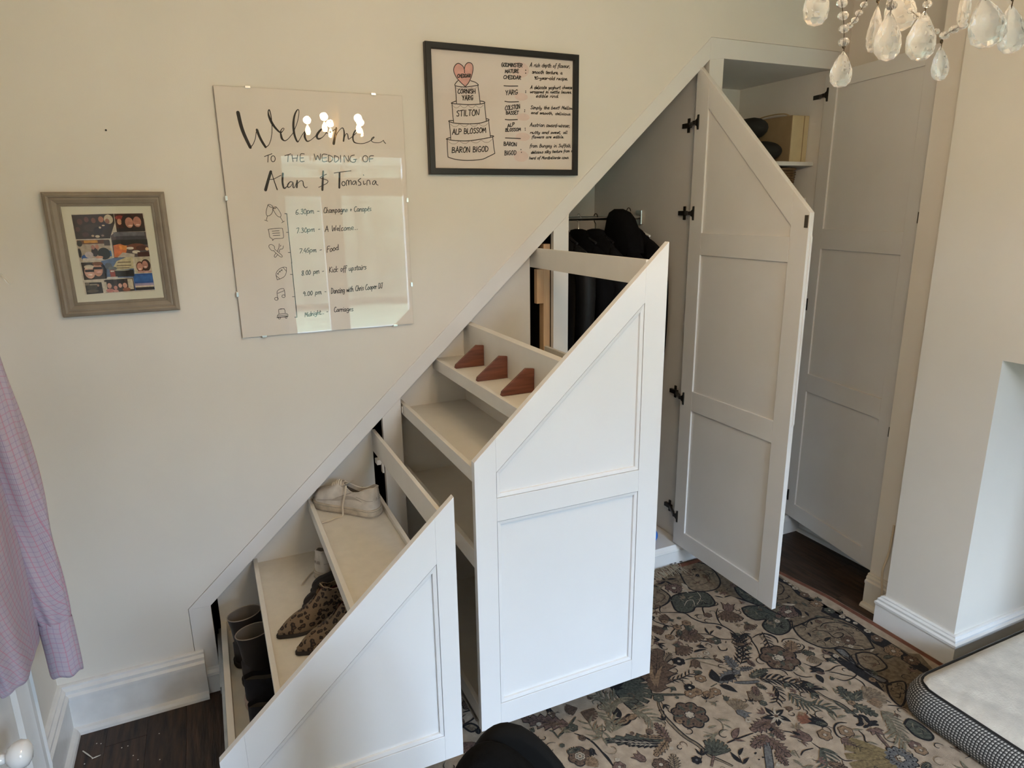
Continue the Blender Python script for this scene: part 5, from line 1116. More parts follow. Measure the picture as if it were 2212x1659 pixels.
RUG = [["fill","t",[[2515,-37],[2357,-322],[2343,-511],[2355,-649],[2364,-811],[2372,-958],[2367,-1086],[2240,-1172],[2216,-1071],[2120,-953],[2091,-838],[2067,-708],[2130,-621],
[2141,-520],[2137,-397]]],["fill","t",[[2091,-1091],[2122,-1024],[2119,-958],[2117,-828],[2488,-1006],[2289,-1257],[2127,-1306],[2092,-1249],[2077,-1182]]],["fill","t",[[2006,214],
[2114,9],[2143,-332],[2151,-541],[2161,-617],[2082,-691],[2101,-529],[2025,-368],[1993,-300],[1904,-216],[1748,-141]]],["cart","n",[[1963,-73],[2015,-46],[2084,-60],[2111,-123],
[2074,-236],[2011,-289],[1940,-284],[1894,-239],[1926,-136]]],["cart","g",[[1756,-276],[1786,-252],[1836,-250],[1902,-269],[1942,-301],[1923,-376],[1881,-392],[1838,-372],
[1817,-368],[1791,-385],[1751,-381],[1727,-348]]],["cart","n",[[1748,-141],[1768,-157],[1775,-240],[1740,-281],[1681,-296],[1644,-284]]],["cart","g",[[2000,-462],[2041,-463],
[2095,-493],[2101,-529],[2116,-595],[2104,-635],[2059,-674],[2001,-676],[1977,-640],[1989,-597],[2030,-571],[1990,-555],[1980,-506]]],["cart","g",[[2096,-309],[2107,-335],
[2104,-419],[2128,-481],[2087,-480],[2059,-422],[2069,-356]]],["cart","n",[[2094,-663],[2172,-659],[2215,-653],[2265,-668],[2310,-726],[2326,-769],[2323,-825],[2284,-894],
[2269,-903],[2206,-883],[2168,-844],[2120,-831],[2087,-805],[2067,-747],[2075,-700]]],["cart","n",[[2181,-897],[2221,-906],[2243,-932],[2236,-974],[2213,-1008],[2145,-999],
[2139,-948]]],["cart","t",[[2126,-1074],[2163,-1073],[2202,-1092],[2131,-1146],[2075,-1168],[2084,-1119]]],["cart","g",[[2005,-1231],[2044,-1221],[2056,-1256],[2045,-1306],
[2013,-1314],[1992,-1281]]],["cart","l",[[2130,-840],[2160,-860],[2139,-920],[2119,-958],[2134,-995],[2153,-1054],[2123,-1054],[2118,-973],[2120,-900]]],["fill2","k",[[2084,-818],
[2104,-850],[2119,-958],[2122,-1024],[2087,-1098],[2086,-1069],[2079,-1004],[2074,-920]]],["fill2","k",[[2303,-225],[2343,-345],[2335,-458],[2329,-524],[2352,-596],[2341,-661],
[2365,-710],[2367,-765],[2359,-825],[2371,-893],[2364,-964],[2354,-1080],[2313,-1108],[2310,-1035],[2311,-996],[2362,-958],[2365,-917],[2311,-918],[2301,-881],[2332,-818],
[2335,-761],[2322,-708],[2301,-679],[2293,-631],[2339,-603],[2346,-560],[2308,-535],[2303,-492],[2330,-427],[2316,-362],[2277,-252]]],["fill2","k",[[1928,-11],[1988,-13],
[2086,-25],[2114,-67],[2076,-36],[1990,-33],[1924,-39],[1895,-55],[1877,-39]]],["rose","c",2338,-446,2352,-452,7],["rose","c",2345,-380,2355,-385,7],
["rose","c",2341,-412,2348,-416,7],["rose","c",2342,-699,2354,-705,7],["rose","c",2344,-727,2353,-731,7],["rose","c",2353,-756,2362,-760,7],["rose","c",2352,-816,2365,-823,7],
["rose","b",2331,-505,2350,-514,7],["rose","b",2341,-867,2362,-877,7],["rose","b",2340,-1019,2367,-1032,7],["rose","o",2322,-581,2347,-593,7],["rose","o",2327,-952,2358,-967,7],
["rose","c",2098,-874,2109,-879,7],["rose","o",2105,-1031,2117,-1037,7],["rose","g",2330,-643,2350,-653,7],["rose","l",1955,-16,1963,-20,7],["rose","l",2015,-18,2023,-22,7],
["rose","l",1981,-17,1987,-20,7],["rose","m",1830,-201,1866,-218,9],["rose","m",2153,-572,2188,-589,9],["rose","m",2168,-571,2207,-590,9],["leaf","k",1832,-133,1777,-141,0.28],
["leaf","k",1832,-133,1839,-178,0.28],["leaf","k",1836,-128,1840,-94,0.28],["leaf","k",1849,-127,1896,-143,0.28],["leaf","k",1908,-105,1918,-81,0.28],
["leaf","k",2208,-519,2215,-554,0.28],["leaf","k",2215,-554,2190,-590,0.28],["leaf","c",1890,-182,1882,-239,0.35],["leaf","c",1798,-205,1790,-241,0.35],
["leaf","c",1859,-221,1865,-264,0.35],["fan","b",1936,-443,1888,-520],["tulip","m",1928,-457,1971,-405],["vine","k",[[1655,-332],[1705,-356],[1748,-385],[1754,-426],[1775,-471],
[1817,-502],[1836,-534],[1843,-581],[1835,-620],[1798,-684],[1765,-722]],9],["vine","k",[[1904,-416],[1866,-451],[1841,-497],[1834,-527]],7],["vine","k",[[1655,-332],[1678,-301],
[1731,-283],[1774,-246]],7],["vine","k",[[1593,-354],[1599,-386],[1638,-439],[1662,-450]],7],["vine","k",[[1584,-489],[1622,-464],[1654,-452],[1708,-445]],7],
["vine","c",[[1834,-357],[1892,-316],[1908,-272]],5],["vine","c",[[1782,-338],[1818,-312],[1845,-319],[1821,-363]],5],["rose","o",1708,-445,1725,-453,6],
["rose","o",1654,-452,1670,-460,6],["rose","o",1584,-494,1601,-502,6],["fan","b",1694,-477,1643,-554],["tulip","g",1681,-496,1704,-461],["fan","b",1664,-400,1629,-361],
["tulip","g",1655,-390,1670,-408],["fan","b",1601,-438,1547,-428],["tulip","g",1588,-435,1612,-440],["fan","b",1576,-547,1582,-615],["tulip","g",1577,-564,1574,-533],
["fan","b",1938,-555,1929,-601],["tulip","g",1936,-567,1939,-546],["vine","k",[[1705,-523],[1744,-552],[1765,-592],[1809,-618]],7],["leaf","k",1744,-552,1781,-535,0.2],
["leaf","k",1743,-549,1759,-503,0.2],["leaf","k",1608,-613,1669,-622,0.2],["leaf","k",1642,-594,1677,-621,0.2],["leaf","k",1680,-566,1708,-590,0.2],
["leaf","k",1707,-564,1725,-578,0.2],["leaf","k",1774,-612,1761,-626,0.2],["leaf","k",1772,-418,1796,-417,0.2],["leaf","k",1955,-334,1984,-367,0.2],
["leaf","k",1988,-363,2032,-365,0.2],["leaf","k",2032,-384,2058,-441,0.2],["rose","g",1737,-594,1757,-603,6],["vine","k",[[1723,-623],[1715,-649],[1735,-659],[1747,-650]],7],
["sprig","k",[[1843,-581],[1831,-623],[1811,-665],[1766,-718]],60],["sprig","k",[[1953,-629],[1926,-684],[1901,-729]],50],["vine","k",[[1885,-644],[1926,-637],[1958,-652],
[1971,-686],[1964,-708]],7],["vine","k",[[1879,-593],[1884,-633],[1871,-658],[1855,-702],[1830,-744]],7],["vine","k",[[1834,-400],[1822,-424],[1848,-383],[1881,-392],[1923,-394],
[1930,-373]],7],["rose","b",1829,-439,1845,-447,6],["serr","b",1334,-738,1492,-534,0.5],["fan","g",1203,-643,1299,-744],["leaf","k",1194,-648,1259,-642,0.5],
["leaf","k",1202,-656,1238,-669,0.4],["vine","g",[[1304,-728],[1333,-749],[1426,-793]],14],["vine","n",[[1316,-770],[1299,-805],[1288,-846],[1287,-882],[1289,-930],[1295,-964],
[1308,-1000],[1314,-1053],[1336,-1091],[1350,-1119]],16],["vine","k",[[1319,-771],[1303,-806],[1294,-844],[1293,-881],[1295,-929],[1301,-963],[1314,-999],[1319,-1052],[1340,-1090],
[1354,-1117]],6],["rose","g",1325,-765,1343,-773,6],["rose","b",1372,-881,1427,-908,8],["rose","c",1372,-881,1390,-890,6],["leaf","g",1370,-860,1366,-819,0.3],
["leaf","g",1388,-866,1419,-836,0.3],["leaf","g",1394,-885,1436,-891,0.3],["leaf","g",1352,-873,1315,-859,0.3],["leaf","g",1357,-894,1329,-918,0.3],
["leaf","g",1379,-901,1392,-936,0.3],["serr","g",1237,-940,1040,-853,0.22],["serr","k",1203,-942,1045,-856,0.13],["serr","k",1197,-950,1093,-894,0.25],
["serr","m",1234,-938,1241,-860,0.4],["serr","o",1236,-936,1155,-886,0.18],["serr","o",1234,-938,1153,-980,0.35],["rose","b",1233,-940,1244,-945,6],["cart","o",[[1098,-796],
[1121,-786],[1154,-794],[1182,-787],[1169,-813],[1141,-822],[1118,-809]]],["leaf","k",1144,-789,1160,-728,0.5],["leaf","o",1167,-808,1211,-801,0.5],
["tulip","m",1112,-982,1095,-942],["rose","k",1520,-633,1543,-644,6],["rose","k",1461,-771,1481,-780,6],["rose","k",1263,-1050,1279,-1057,6],["leaf","k",1512,-629,1501,-603,0.5],
["rose","o",1442,-798,1460,-807,6],["rose","o",1471,-799,1489,-807,6],["rose","o",1499,-830,1517,-838,6],["rose","o",1531,-748,1550,-757,6],["rose","o",1533,-828,1551,-837,6],
["serr","l",1690,-770,1707,-686,0.5],["serr","l",1690,-770,1753,-785,0.35],["serr","l",1695,-773,1577,-794,0.45],["leaf","k",1577,-794,1604,-724,0.5],
["leaf","k",1588,-790,1684,-801,0.3],["leaf","k",1571,-805,1604,-867,0.4],["rose","c",1696,-765,1705,-770,6],["vine","g",[[1568,-796],[1534,-801]],12],["vine","l",[[1630,-819],
[1682,-844],[1720,-853]],22],["sprig","k",[[1723,-751],[1778,-709],[1822,-648],[1842,-618]],75],["fan","b",1638,-878,1652,-930],["fan","g",1326,-1059,1382,-1016],
["fan","g",1339,-1058,1325,-1019],["vine","m",[[1326,-1059],[1289,-1090]],28],["vine","k",[[1401,-1036],[1439,-1036],[1513,-1040]],8],["leaf","m",1432,-1032,1487,-1001,0.3],
["leaf","m",1431,-1036,1462,-1058,0.2],["leaf","k",1387,-1123,1385,-1069,0.3],["leaf","k",1399,-1093,1436,-1075,0.3],["leaf","k",1387,-1126,1424,-1114,0.3],
["vine","k",[[1386,-1126],[1399,-1093]],7],["fan","n",1537,-944,1576,-893],["tulip","l",1535,-934,1555,-977],["sprig","p",[[1134,-760],[1146,-727],[1188,-704]],90],
["sprig","p",[[1199,-766],[1228,-800],[1236,-849]],80],["sprig","p",[[1084,-833],[1108,-801],[1112,-749]],80],["sprig","k",[[1407,-703],[1458,-715],[1514,-710]],45],
["vine","k",[[1006,-889],[1010,-919],[1007,-956]],9],["rose","m",1023,-967,1042,-976,7],["serr","n",1175,-1053,1211,-997,0.5],["rose","b",1148,-1016,1172,-1028,7],
["tulip","b",1584,-653,1553,-694],["vine","n",[[1583,-621],[1584,-653],[1620,-701],[1660,-748]],9],["serr","b",1656,-677,1670,-715,0.4],["leaf","b",1659,-673,1682,-666,0.4],
["vine","g",[[1548,-636],[1590,-645],[1653,-681]],9],["vine","g",[[1461,-645],[1500,-634]],8],["leaf","p",1443,-940,1481,-966,0.2],["leaf","p",1447,-966,1461,-996,0.2],
["leaf","p",1389,-958,1425,-963,0.2],["leaf","p",1347,-981,1389,-997,0.2],["leaf","p",1354,-1010,1406,-986,0.2],["vine","p",[[1438,-925],[1447,-958],[1425,-987],[1389,-989],
[1363,-961]],5],["leaf","g",1399,-737,1407,-763,0.6],["vine","g",[[1390,-735],[1399,-746],[1383,-761]],7],["rose","g",1386,-792,1393,-795,5],["rose","b",1889,-787,1955,-819,7],
["rose","c",1883,-784,1904,-794,4],["leaf","g",1882,-773,1865,-740,0.5],["leaf","g",1882,-801,1867,-832,0.5],["leaf","m",1903,-796,1937,-818,0.5],
["leaf","g",1902,-778,1933,-756,0.5],["vine","n",[[1726,-840],[1774,-872],[1819,-913],[1850,-952],[1865,-992],[1872,-1032],[1892,-1072],[1894,-1120],[1892,-1153],[1888,-1200],
[1881,-1236],[1865,-1285]],12],["vine","k",[[1870,-987],[1876,-1028],[1896,-1069],[1897,-1118],[1896,-1151]],6],["sprig","k",[[1730,-844],[1774,-872],[1819,-913],[1850,-952],
[1862,-977]],75],["sprig","g",[[1769,-946],[1768,-991],[1785,-1025],[1820,-1042],[1839,-1077]],65],["sprig","k",[[1748,-894],[1737,-931],[1692,-964]],50],
["serr","g",1703,-824,1793,-817,0.4],["serr","g",1698,-860,1711,-899,0.5],["tulip","k",1983,-918,1942,-883],["leaf","k",1941,-918,1924,-966,0.5],
["serr","m",1952,-908,1974,-929,0.5],["vine","k",[[1985,-919],[2005,-924],[2047,-918],[2075,-926]],6],["vine","k",[[2126,-956],[2068,-989],[2011,-990],[1990,-966]],6],
["vine","k",[[2055,-992],[2058,-1028],[2034,-1063]],6],["vine","k",[[1995,-929],[2013,-942],[2037,-969],[2062,-990]],6],["vine","k",[[1780,-805],[1829,-829],[1846,-852],
[1841,-877]],6],["vine","k",[[2018,-868],[2006,-883],[1968,-882],[1949,-850]],6],["vine","k",[[1875,-871],[1875,-891],[1893,-912],[1919,-922]],6],["vine","k",[[1959,-785],
[1984,-797],[2023,-794]],6],["serr","g",2033,-832,1997,-798,0.7],["fan","n",2018,-830,1992,-876],["serr","g",1935,-1084,1962,-1003,0.55],["serr","g",1931,-1086,1959,-1166,0.5],
["serr","g",1950,-1078,2021,-1057,0.5],["rose","o",1932,-1082,1944,-1088,6],["fan","n",1988,-1087,2071,-1090],["fan","o",1987,-1104,2025,-1131],["vine","k",[[1884,-1128],
[1895,-1144],[1876,-1166],[1855,-1164]],20],["vine","k",[[1904,-1134],[1914,-1151],[1907,-1173],[1935,-1182]],20],["vine","k",[[1868,-1182],[1905,-1184],[1925,-1196]],16],
["leaf","m",1890,-1201,1862,-1196,0.4],["leaf","m",1890,-1201,1863,-1219,0.4],["leaf","m",1890,-1201,1918,-1222,0.4],["leaf","m",1890,-1201,1901,-1238,0.4],
["vine","m",[[1888,-1212],[1876,-1245],[1864,-1286]],14],["vine","g",[[1884,-1042],[1884,-1073],[1891,-1106],[1894,-1133]],14],["rose","g",1883,-1107,1893,-1111,5],
["rose","g",1909,-1117,1918,-1122,5],["rose","o",1799,-1169,1821,-1180,6],["rose","o",1721,-1150,1742,-1160,6],["serr","m",1758,-1185,1782,-1256,0.75],
["fan","r",1733,-1090,1706,-1048],["tulip","k",1767,-1122,1730,-1070],["serr","g",1768,-1119,1739,-1097,0.6],["vine","k",[[1764,-1125],[1772,-1141]],7],["vine","k",[[1835,-1143],
[1808,-1130],[1778,-1139],[1758,-1166],[1760,-1186]],8],["tulip","m",1663,-1147,1637,-1092],["leaf","k",1647,-1117,1637,-1092,0.5],["serr","m",1620,-1024,1514,-1030,0.5],
["serr","m",1546,-1069,1463,-1086,0.5],["serr","m",1591,-1034,1581,-1108,0.5],["serr","m",1541,-1078,1543,-1168,0.5],["serr","m",1521,-1132,1508,-1191,0.5],
["vine","l",[[1531,-1081],[1496,-1121],[1454,-1172],[1430,-1195]],40],["leaf","k",1641,-1015,1636,-965,0.42],["leaf","k",1641,-1015,1688,-1003,0.42],
["leaf","k",1641,-1015,1590,-999,0.42],["leaf","k",1641,-1015,1667,-1058,0.42],["leaf","k",1641,-1015,1610,-1054,0.42],["leaf","c",1641,-1015,1636,-989,0.2],
["leaf","c",1641,-1015,1666,-1008,0.2],["leaf","c",1641,-1015,1615,-1007,0.2],["leaf","c",1641,-1015,1655,-1036,0.2],["leaf","c",1641,-1015,1623,-1037,0.2],
["leaf","c",1641,-1015,1667,-978,0.2],["leaf","c",1641,-1015,1635,-1059,0.2],["leaf","c",1641,-1015,1589,-1033,0.2],["rose","b",1640,-1015,1647,-1019,5],["sprig","g",[[1663,-1181],
[1655,-1207],[1619,-1250]],80],["sprig","p",[[1989,-1153],[1986,-1186],[1966,-1225],[1941,-1249],[1929,-1289]],80],["sprig","g",[[1580,-1153],[1568,-1184]],70],
["vine","k",[[1656,-1155],[1662,-1188],[1683,-1217],[1689,-1252],[1712,-1265]],6],["vine","k",[[1580,-1179],[1605,-1169],[1641,-1175]],6],["vine","k",[[1765,-1252],[1773,-1267],
[1784,-1275]],6],["vine","k",[[1841,-1185],[1837,-1207],[1820,-1226],[1824,-1235]],6],["vine","k",[[1607,-1076],[1626,-1089],[1633,-1102]],6],["vine","k",[[2036,-1145],
[2063,-1162],[2080,-1183]],6],["vine","k",[[2041,-1103],[2053,-1123],[2059,-1143]],6],["vine","k",[[1684,-1250],[1665,-1272]],6],["fan","y",1868,-1333,1697,-1280],
["rose","l",1859,-1326,1903,-1346,12],["rose","o",1855,-1324,1869,-1330,6],["rose","m",1950,-1310,1969,-1319,6],["rose","o",1948,-1331,1966,-1340,6],
["leaf","k",1448,-1112,1461,-1108,0.5],["leaf","k",1441,-1134,1450,-1135,0.5],["leaf","k",1459,-1132,1470,-1135,0.5],["leaf","p",1922,-847,1910,-893,0.25],
["leaf","p",1906,-974,1905,-1006,0.25],["leaf","p",1817,-1080,1807,-1121,0.25],["leaf","p",1825,-1113,1864,-1119,0.25],["leaf","p",1824,-1174,1858,-1190,0.25],
["leaf","p",1796,-1199,1831,-1208,0.25],["leaf","p",1824,-1232,1845,-1257,0.25],["leaf","p",2025,-993,2005,-1016,0.25],["leaf","p",1936,-998,1921,-1028,0.25],
["leaf","p",1544,-1180,1551,-1218,0.25],["leaf","p",1584,-1226,1544,-1215,0.25],["fan","n",1663,-936,1643,-886],["vine","k",[[2196,-712],[2232,-700],[2279,-714],[2311,-744],
[2315,-781]],6],["vine","k",[[2140,-720],[2165,-721],[2196,-747],[2190,-789],[2226,-796],[2246,-783],[2231,-770],[2201,-772]],6],["vine","k",[[2188,-743],[2196,-792]],6],
["vine","k",[[2230,-814],[2222,-854],[2249,-877]],6],["vine","k",[[1973,-718],[1996,-707],[2034,-720],[2044,-741]],6],["vine","k",[[2037,-759],[2032,-779],[2000,-790],[1962,-787]],
6],["vine","k",[[1933,-635],[1965,-653],[1974,-685],[1956,-715]],6],["vine","k",[[2142,-686],[2180,-663],[2224,-660],[2284,-671],[2331,-727],[2339,-787],[2319,-846],[2280,-898]],
6],["vine","k",[[2108,-629],[2125,-625],[2095,-658],[2059,-675]],6],["vine","k",[[2295,-374],[2302,-399],[2282,-432],[2240,-454],[2214,-449]],6],["vine","k",[[2185,-482],
[2231,-491],[2260,-484]],6],["vine","k",[[2342,-337],[2333,-415],[2307,-480]],6],["leaf","k",2215,-510,2212,-560,0.3],["leaf","k",2212,-560,2185,-623,0.3],
["leaf","k",2228,-600,2214,-637,0.3],["leaf","g",2234,-647,2269,-664,0.3],["leaf","k",2193,-664,2178,-686,0.3],["leaf","k",2119,-715,2108,-744,0.3],
["leaf","k",2134,-790,2183,-780,0.3],["leaf","k",2257,-496,2263,-472,0.3],["leaf","g",2271,-543,2267,-581,0.3],["leaf","c",2108,-604,2135,-611,0.3],
["leaf","c",2180,-627,2202,-631,0.3],["leaf","c",2233,-545,2183,-514,0.3],["leaf","c",2229,-879,2233,-896,0.3],["leaf","c",2242,-916,2272,-910,0.3],
["leaf","k",2242,-937,2266,-938,0.3],["leaf","g",2251,-966,2307,-973,0.3],["leaf","g",2292,-741,2307,-766,0.3],["serr","o",1960,-781,2016,-728,0.7],
["rose","n",2220,-741,2233,-747,6],["rose","n",2176,-816,2201,-828,7],["rose","b",2223,-827,2248,-839,7],["serr","m",965,-739,833,-648,0.4],["fan","b",1035,-707,1073,-747],
["fan","b",1032,-682,989,-677],["vine","g",[[1007,-716],[962,-745],[904,-773]],12],["vine","k",[[964,-781],[994,-823],[1004,-868],[1007,-939]],8],["rose","g",972,-757,988,-764,6],
["rose","b",931,-875,966,-891,6],["rose","c",931,-875,947,-882,6],["fan","o",929,-914,973,-910],["sprig","p",[[1136,-747],[1154,-702],[1132,-652]],70],["sprig","p",[[1073,-784],
[1035,-835],[1033,-757]],70],["vine","g",[[893,-733],[903,-745],[905,-780]],8],["cart","n",[[632,-588],[663,-588],[678,-617],[649,-624]]],["vine","k",[[655,-526],[685,-532],
[681,-568],[634,-582]],7],["vine","k",[[693,-666],[660,-710],[601,-721],[587,-708]],8],["fan","m",606,-658,624,-700],["rose","m",599,-752,624,-763,8],
["rose","b",693,-498,720,-511,7],["serr","g",710,-426,746,-375,0.5]]
def motif(r, mx=None):
    t, c = r[0], r[1]; X = lambda x: (2*mx-x if mx else x)/1000
    if t in ('leaf', 'serr', 'rose', 'fan', 'tulip'):
        a, b = (X(r[2]), r[3]/1000), (X(r[4]), r[5]/1000)
        if t == 'leaf': leaf2(a, b, r[6], c)
        elif t == 'serr': serr2(a, b, r[6], c)
        elif t == 'rose': rose2(a, math.dist(a, b), c, r[6])
        elif t == 'fan': fan2(a, b, c)
        else: tulip2(a, b, c)
        return
    P = [(X(x), y/1000) for x, y in r[2]]
    if t == 'fill': poly2([(min(x, 2.405), min(y, -.05)) for x, y in P], 1, c)
    elif t == 'fill2': poly2([(min(x, 2.408), min(y, -.05)) for x, y in P], 2, c)
    elif t == 'cart':
        Q = catmull(P+[P[0]], 4)[:-1]; poly2(Q, 2, c); strip2(Q+[Q[0]], .0075, 3, 'k', False)
        cx = sum(p[0] for p in P)/len(P); cy = sum(p[1] for p in P)/len(P)
        for k in range(5):
            p = P[(k*2) % len(P)]; q = P[(k*2+1) % len(P)]
            leaf2((cx+(p[0]-cx)*.35, cy+(p[1]-cy)*.35), (cx+(q[0]-cx)*.62, cy+(q[1]-cy)*.62), .22, {'g': 'p', 'n': 'b', 't': 'n', 'o': 'b', 'l': 'k'}[c], 4, False)
        strip2(catmull([(cx+(P[i][0]-cx)*.55, cy+(P[i][1]-cy)*.55) for i in range(0, len(P), 2)], 5), .0028, 4, 'k')
    elif t == 'vine':
        w_ = r[3]/1000*(.8 if r[3] < 13 else .55)
        if r[3] >= 13: strip2(catmull(P, 6), w_+.005, 2.8, 'k')
        strip2(catmull(P, 6), w_, 3, c)
    elif t == 'sprig':
        Q = catmull(P, 6); strip2(Q, .005, 3, c); L = r[3]/1000
        for i in range(1, len(Q)-1, 2):
            dx, dy = Q[i+1][0]-Q[i-1][0], Q[i+1][1]-Q[i-1][1]; d = math.hypot(dx, dy) or 1
            for sg in (1, -1):
                a_ = math.atan2(dy, dx)+sg*.75; leaf2(Q[i], (Q[i][0]+L*.68*math.cos(a_), Q[i][1]+L*.68*math.sin(a_)), .17, c, 4, False)
for r in RUG: motif(r)
used = []
for r in RUG:
    if isinstance(r[2], (int, float)): used += [(r[2]/1000, r[3]/1000), (r[4]/1000, r[5]/1000), ((r[2]+r[4])/2000, (r[3]+r[5])/2000)]
    elif r[0] != 'fill': used += [(x/1000, y/1000) for x, y in r[2]]
fr_ = random.Random(21)
def curl(x, y, R_, a0, c, w):
    strip2([(x+R_*(1-.75*t)*math.cos(a0+4.6*t), y+R_*(1-.75*t)*math.sin(a0+4.6*t)) for t in [i/14 for i in range(15)]], w, 2.6, c)
n_ = 0
for k in range(9000):
    x, y = fr_.uniform(.24, 2.38), fr_.uniform(-2.58, -.07)
    dmin = min((x-p[0])**2+(y-p[1])**2 for p in used)**.5
    lim = .017 if x > .55 and y > -1.36 else .036
    if dmin < lim: continue
    used.append((x, y)); n_ += 1; a = fr_.uniform(0, 6.28); q = fr_.random(); s_ = fr_.uniform(.55, 1.05)
    if y < -1.38 or x < .5: s_ *= 1.5
    c = fr_.choice('kkpbgnm')
    if q < .46: curl(x, y, fr_.uniform(.018, .034)*s_, a, 'k' if fr_.random() < .7 else c, .0030)
    elif q < .78:
        for da in (-.7, 0, .7): leaf2((x, y), (x+.034*s_*math.cos(a+da), y+.034*s_*math.sin(a+da)), .26, c, 3.4, False)
        strip2([(x-.022*s_*math.cos(a-.3), y-.022*s_*math.sin(a-.3)), (x-.01*math.cos(a), y-.01*math.sin(a)), (x, y)], .0030, 3, 'k')
    elif q < .90: rose2((x, y), .013*s_, fr_.choice('bmocg'), 6, 3.2)
    elif q < .96: tulip2((x, y), (x+.034*s_*math.cos(a), y+.034*s_*math.sin(a)), fr_.choice('bmgk'), 3.2)
    else: serr2((x, y), (x+.06*s_*math.cos(a), y+.06*s_*math.sin(a)), .5, fr_.choice('bgmn'), 3.2)
    if n_ > 1500: break
rp('woven_pattern', pat, PM, solid=False)

# ------------------------------------------------------------------ dog bed
DB = thing('dog_bed', 'dog bed with black and white woven sides and cream fleece top', 'dog bed', (2.505, -1.585, .0095))
hx, hy, hr, bh = .455, .435, .10, .125
def rr(ix, z, r=hr, n=7):
    P = []
    a_, b_ = hx-ix, hy-ix; r = max(.03, r-ix*.6)
    for sx, sy, a0 in ((1, 1, 0), (-1, 1, PI/2), (-1, -1, PI), (1, -1, 1.5*PI)):
        P += [(sx*(a_-r)+r*math.cos(a0+i*PI/2/(n-1)), sy*(b_-r)+r*math.sin(a0+i*PI/2/(n-1)), z) for i in range(n)]
    return P
side = [(.030, .0), (.006, .012), (0, .040), (.004, .075), (.018, .105), (.034, .118)]
rings = [rr(i, z) for i, z in side]
def dense(ring):
    out = []
    for j in range(len(ring)):
        a, b = Vector(ring[j]), Vector(ring[(j+1) % len(ring)]); st = max(1, int((b-a).length/.03))
        out += [tuple(a.lerp(b, k/st)) for k in range(st)]
    return out
base_n = [len(dense(r)) for r in rings]
def resample(ring, n):
    V = [Vector(p) for p in ring]+[Vector(ring[0])]; L = [0]
    for i in range(len(V)-1): L.append(L[-1]+(V[i+1]-V[i]).length)
    out = []; j = 0
    for k in range(n):
        t = L[-1]*k/n
        while L[j+1] < t: j += 1
        out.append(tuple(V[j].lerp(V[j+1], (t-L[j])/((L[j+1]-L[j]) or 1))))
    return out
NB = 120
rings = [resample(r, NB+0) for r in rings]
mb = MB().loft([r+[r[0]] for r in rings], 0, False, False)
per = 2*(hx+hy)*2*.93; hts = [0, .028, .056, .092, .125, .145]
uv = [(per*j/NB, hts[i]) for i in range(len(rings)) for j in range(NB+1)]
hound = checks('houndstooth_weave', (.56, .54, .50), [(0, .0100, .0052, 0, (.010, .010, .011), .90), (1, .0100, .0052, 0, (.010, .010, .011), .90), (0, .0050, .0018, .002, (.50, .49, .46), .22)])
obj('side_band', mb, hound, DB, smooth=70, uv=uv, solid=True)
piping = resample(rr(.036, .119), 90)
obj('piping', MB().tube(piping+[piping[0]], .0042, 6), mat('black_piping', (.012, .012, .012), .7), DB, smooth=60)
fleece = mat('cream_fleece', (.60, .555, .475), .97, nscale=24, namt=.13, bump=.45, bscale=160, sheen=.3)
G = []
nx, ny = 46, 50
for i in range(nx+1):
    row = []
    for j in range(ny+1):
        u, v = -1+2*i/nx, -1+2*j/ny
        x, y = u*(hx-.038), v*(hy-.038)
        ax, ay = abs(x)-(hx-.038-.075), abs(y)-(hy-.038-.075)
        if ax > 0 and ay > 0:
            d = math.hypot(ax, ay)
            if d > .075: x -= math.copysign(ax*(1-.075/d), x); y -= math.copysign(ay*(1-.075/d), y)
        e_ = min(1, (1-max(abs(u), abs(v)))/.10)
        q = .012*abs(math.sin((x*.9+y*.35)*PI/.21))**.35
        row.append((x, y, .117+.022*e_**.6+(q-.010)*e_+.003*math.sin(9*x+5*y)*e_))
    G.append(row)
obj('fleece_top', MB().grid(G), fleece, DB, smooth=80, solid=False)
obj('base', MB().loft([rr(.03, 0.0), rr(.03, .01)]), black_m, DB)

# ------------------------------------------------------------------ black chair at the picture's lower edge
CHA = math.atan2(.93, .40)                                   # direction from the camera side towards the drawers
CR = thing('black_chair', 'black upholstered chair with a rounded back standing in front of the drawers', 'chair', (.352, -1.545, .0095), CHA-PI/2)
blk_up = mat('black_upholstery', (.0055, .0055, .0055), 1.0, nscale=40, namt=.2, bump=.2, bscale=200, spec=.08)
def back_shell(yc, wl, wr_, top, thick, zb):
    """rounded back: steep on one side, sweeping down to an arm on the other"""
    rings = []
    for i in range(33):
        t = -1+2*i/32; q = math.sin(t*PI/2)
        if t < 0: x = wl*q; zt = zb+(top-zb)*max(0, 1-abs(q)**2.3)**.5
        else: x = wr_*q; zt = zb+(top-zb)*max(0, 1-q**1.7)**.75
        zt = max(zt, zb+.02); cv = -.035*(x/wr_)**2-.10*max(0, x/wr_)**2
        rings.append([(x, yc+cv-thick/2, zb), (x, yc+cv-thick/2, zt-.012), (x, yc+cv-thick*.28, zt-.002), (x, yc+cv, zt), (x, yc+cv+thick*.28, zt-.002), (x, yc+cv+thick/2, zt-.012), (x, yc+cv+thick/2, zb)])
    return MB().loft(rings)
obj('backrest', back_shell(.0, .120, .240, .838, .055, .42), blk_up, CR, smooth=60)
obj('back_shell', back_shell(.052, .128, .250, .836, .035, .36).shift((.030, 0, 0)), mat('black_shell', (.007, .0068, .0065), .9, spec=.15), CR, smooth=60)
obj('seat', MB().loft([[(x*.23, -.20+y*.22, z) for x, y in [(math.copysign(abs(math.cos(a))**.5, math.cos(a)), math.copysign(abs(math.sin(a))**.5, math.sin(a))) for a in [2*PI*k/28 for k in range(28)]]] for z in (.40, .41, .455, .468)]), blk_up, CR, smooth=50)
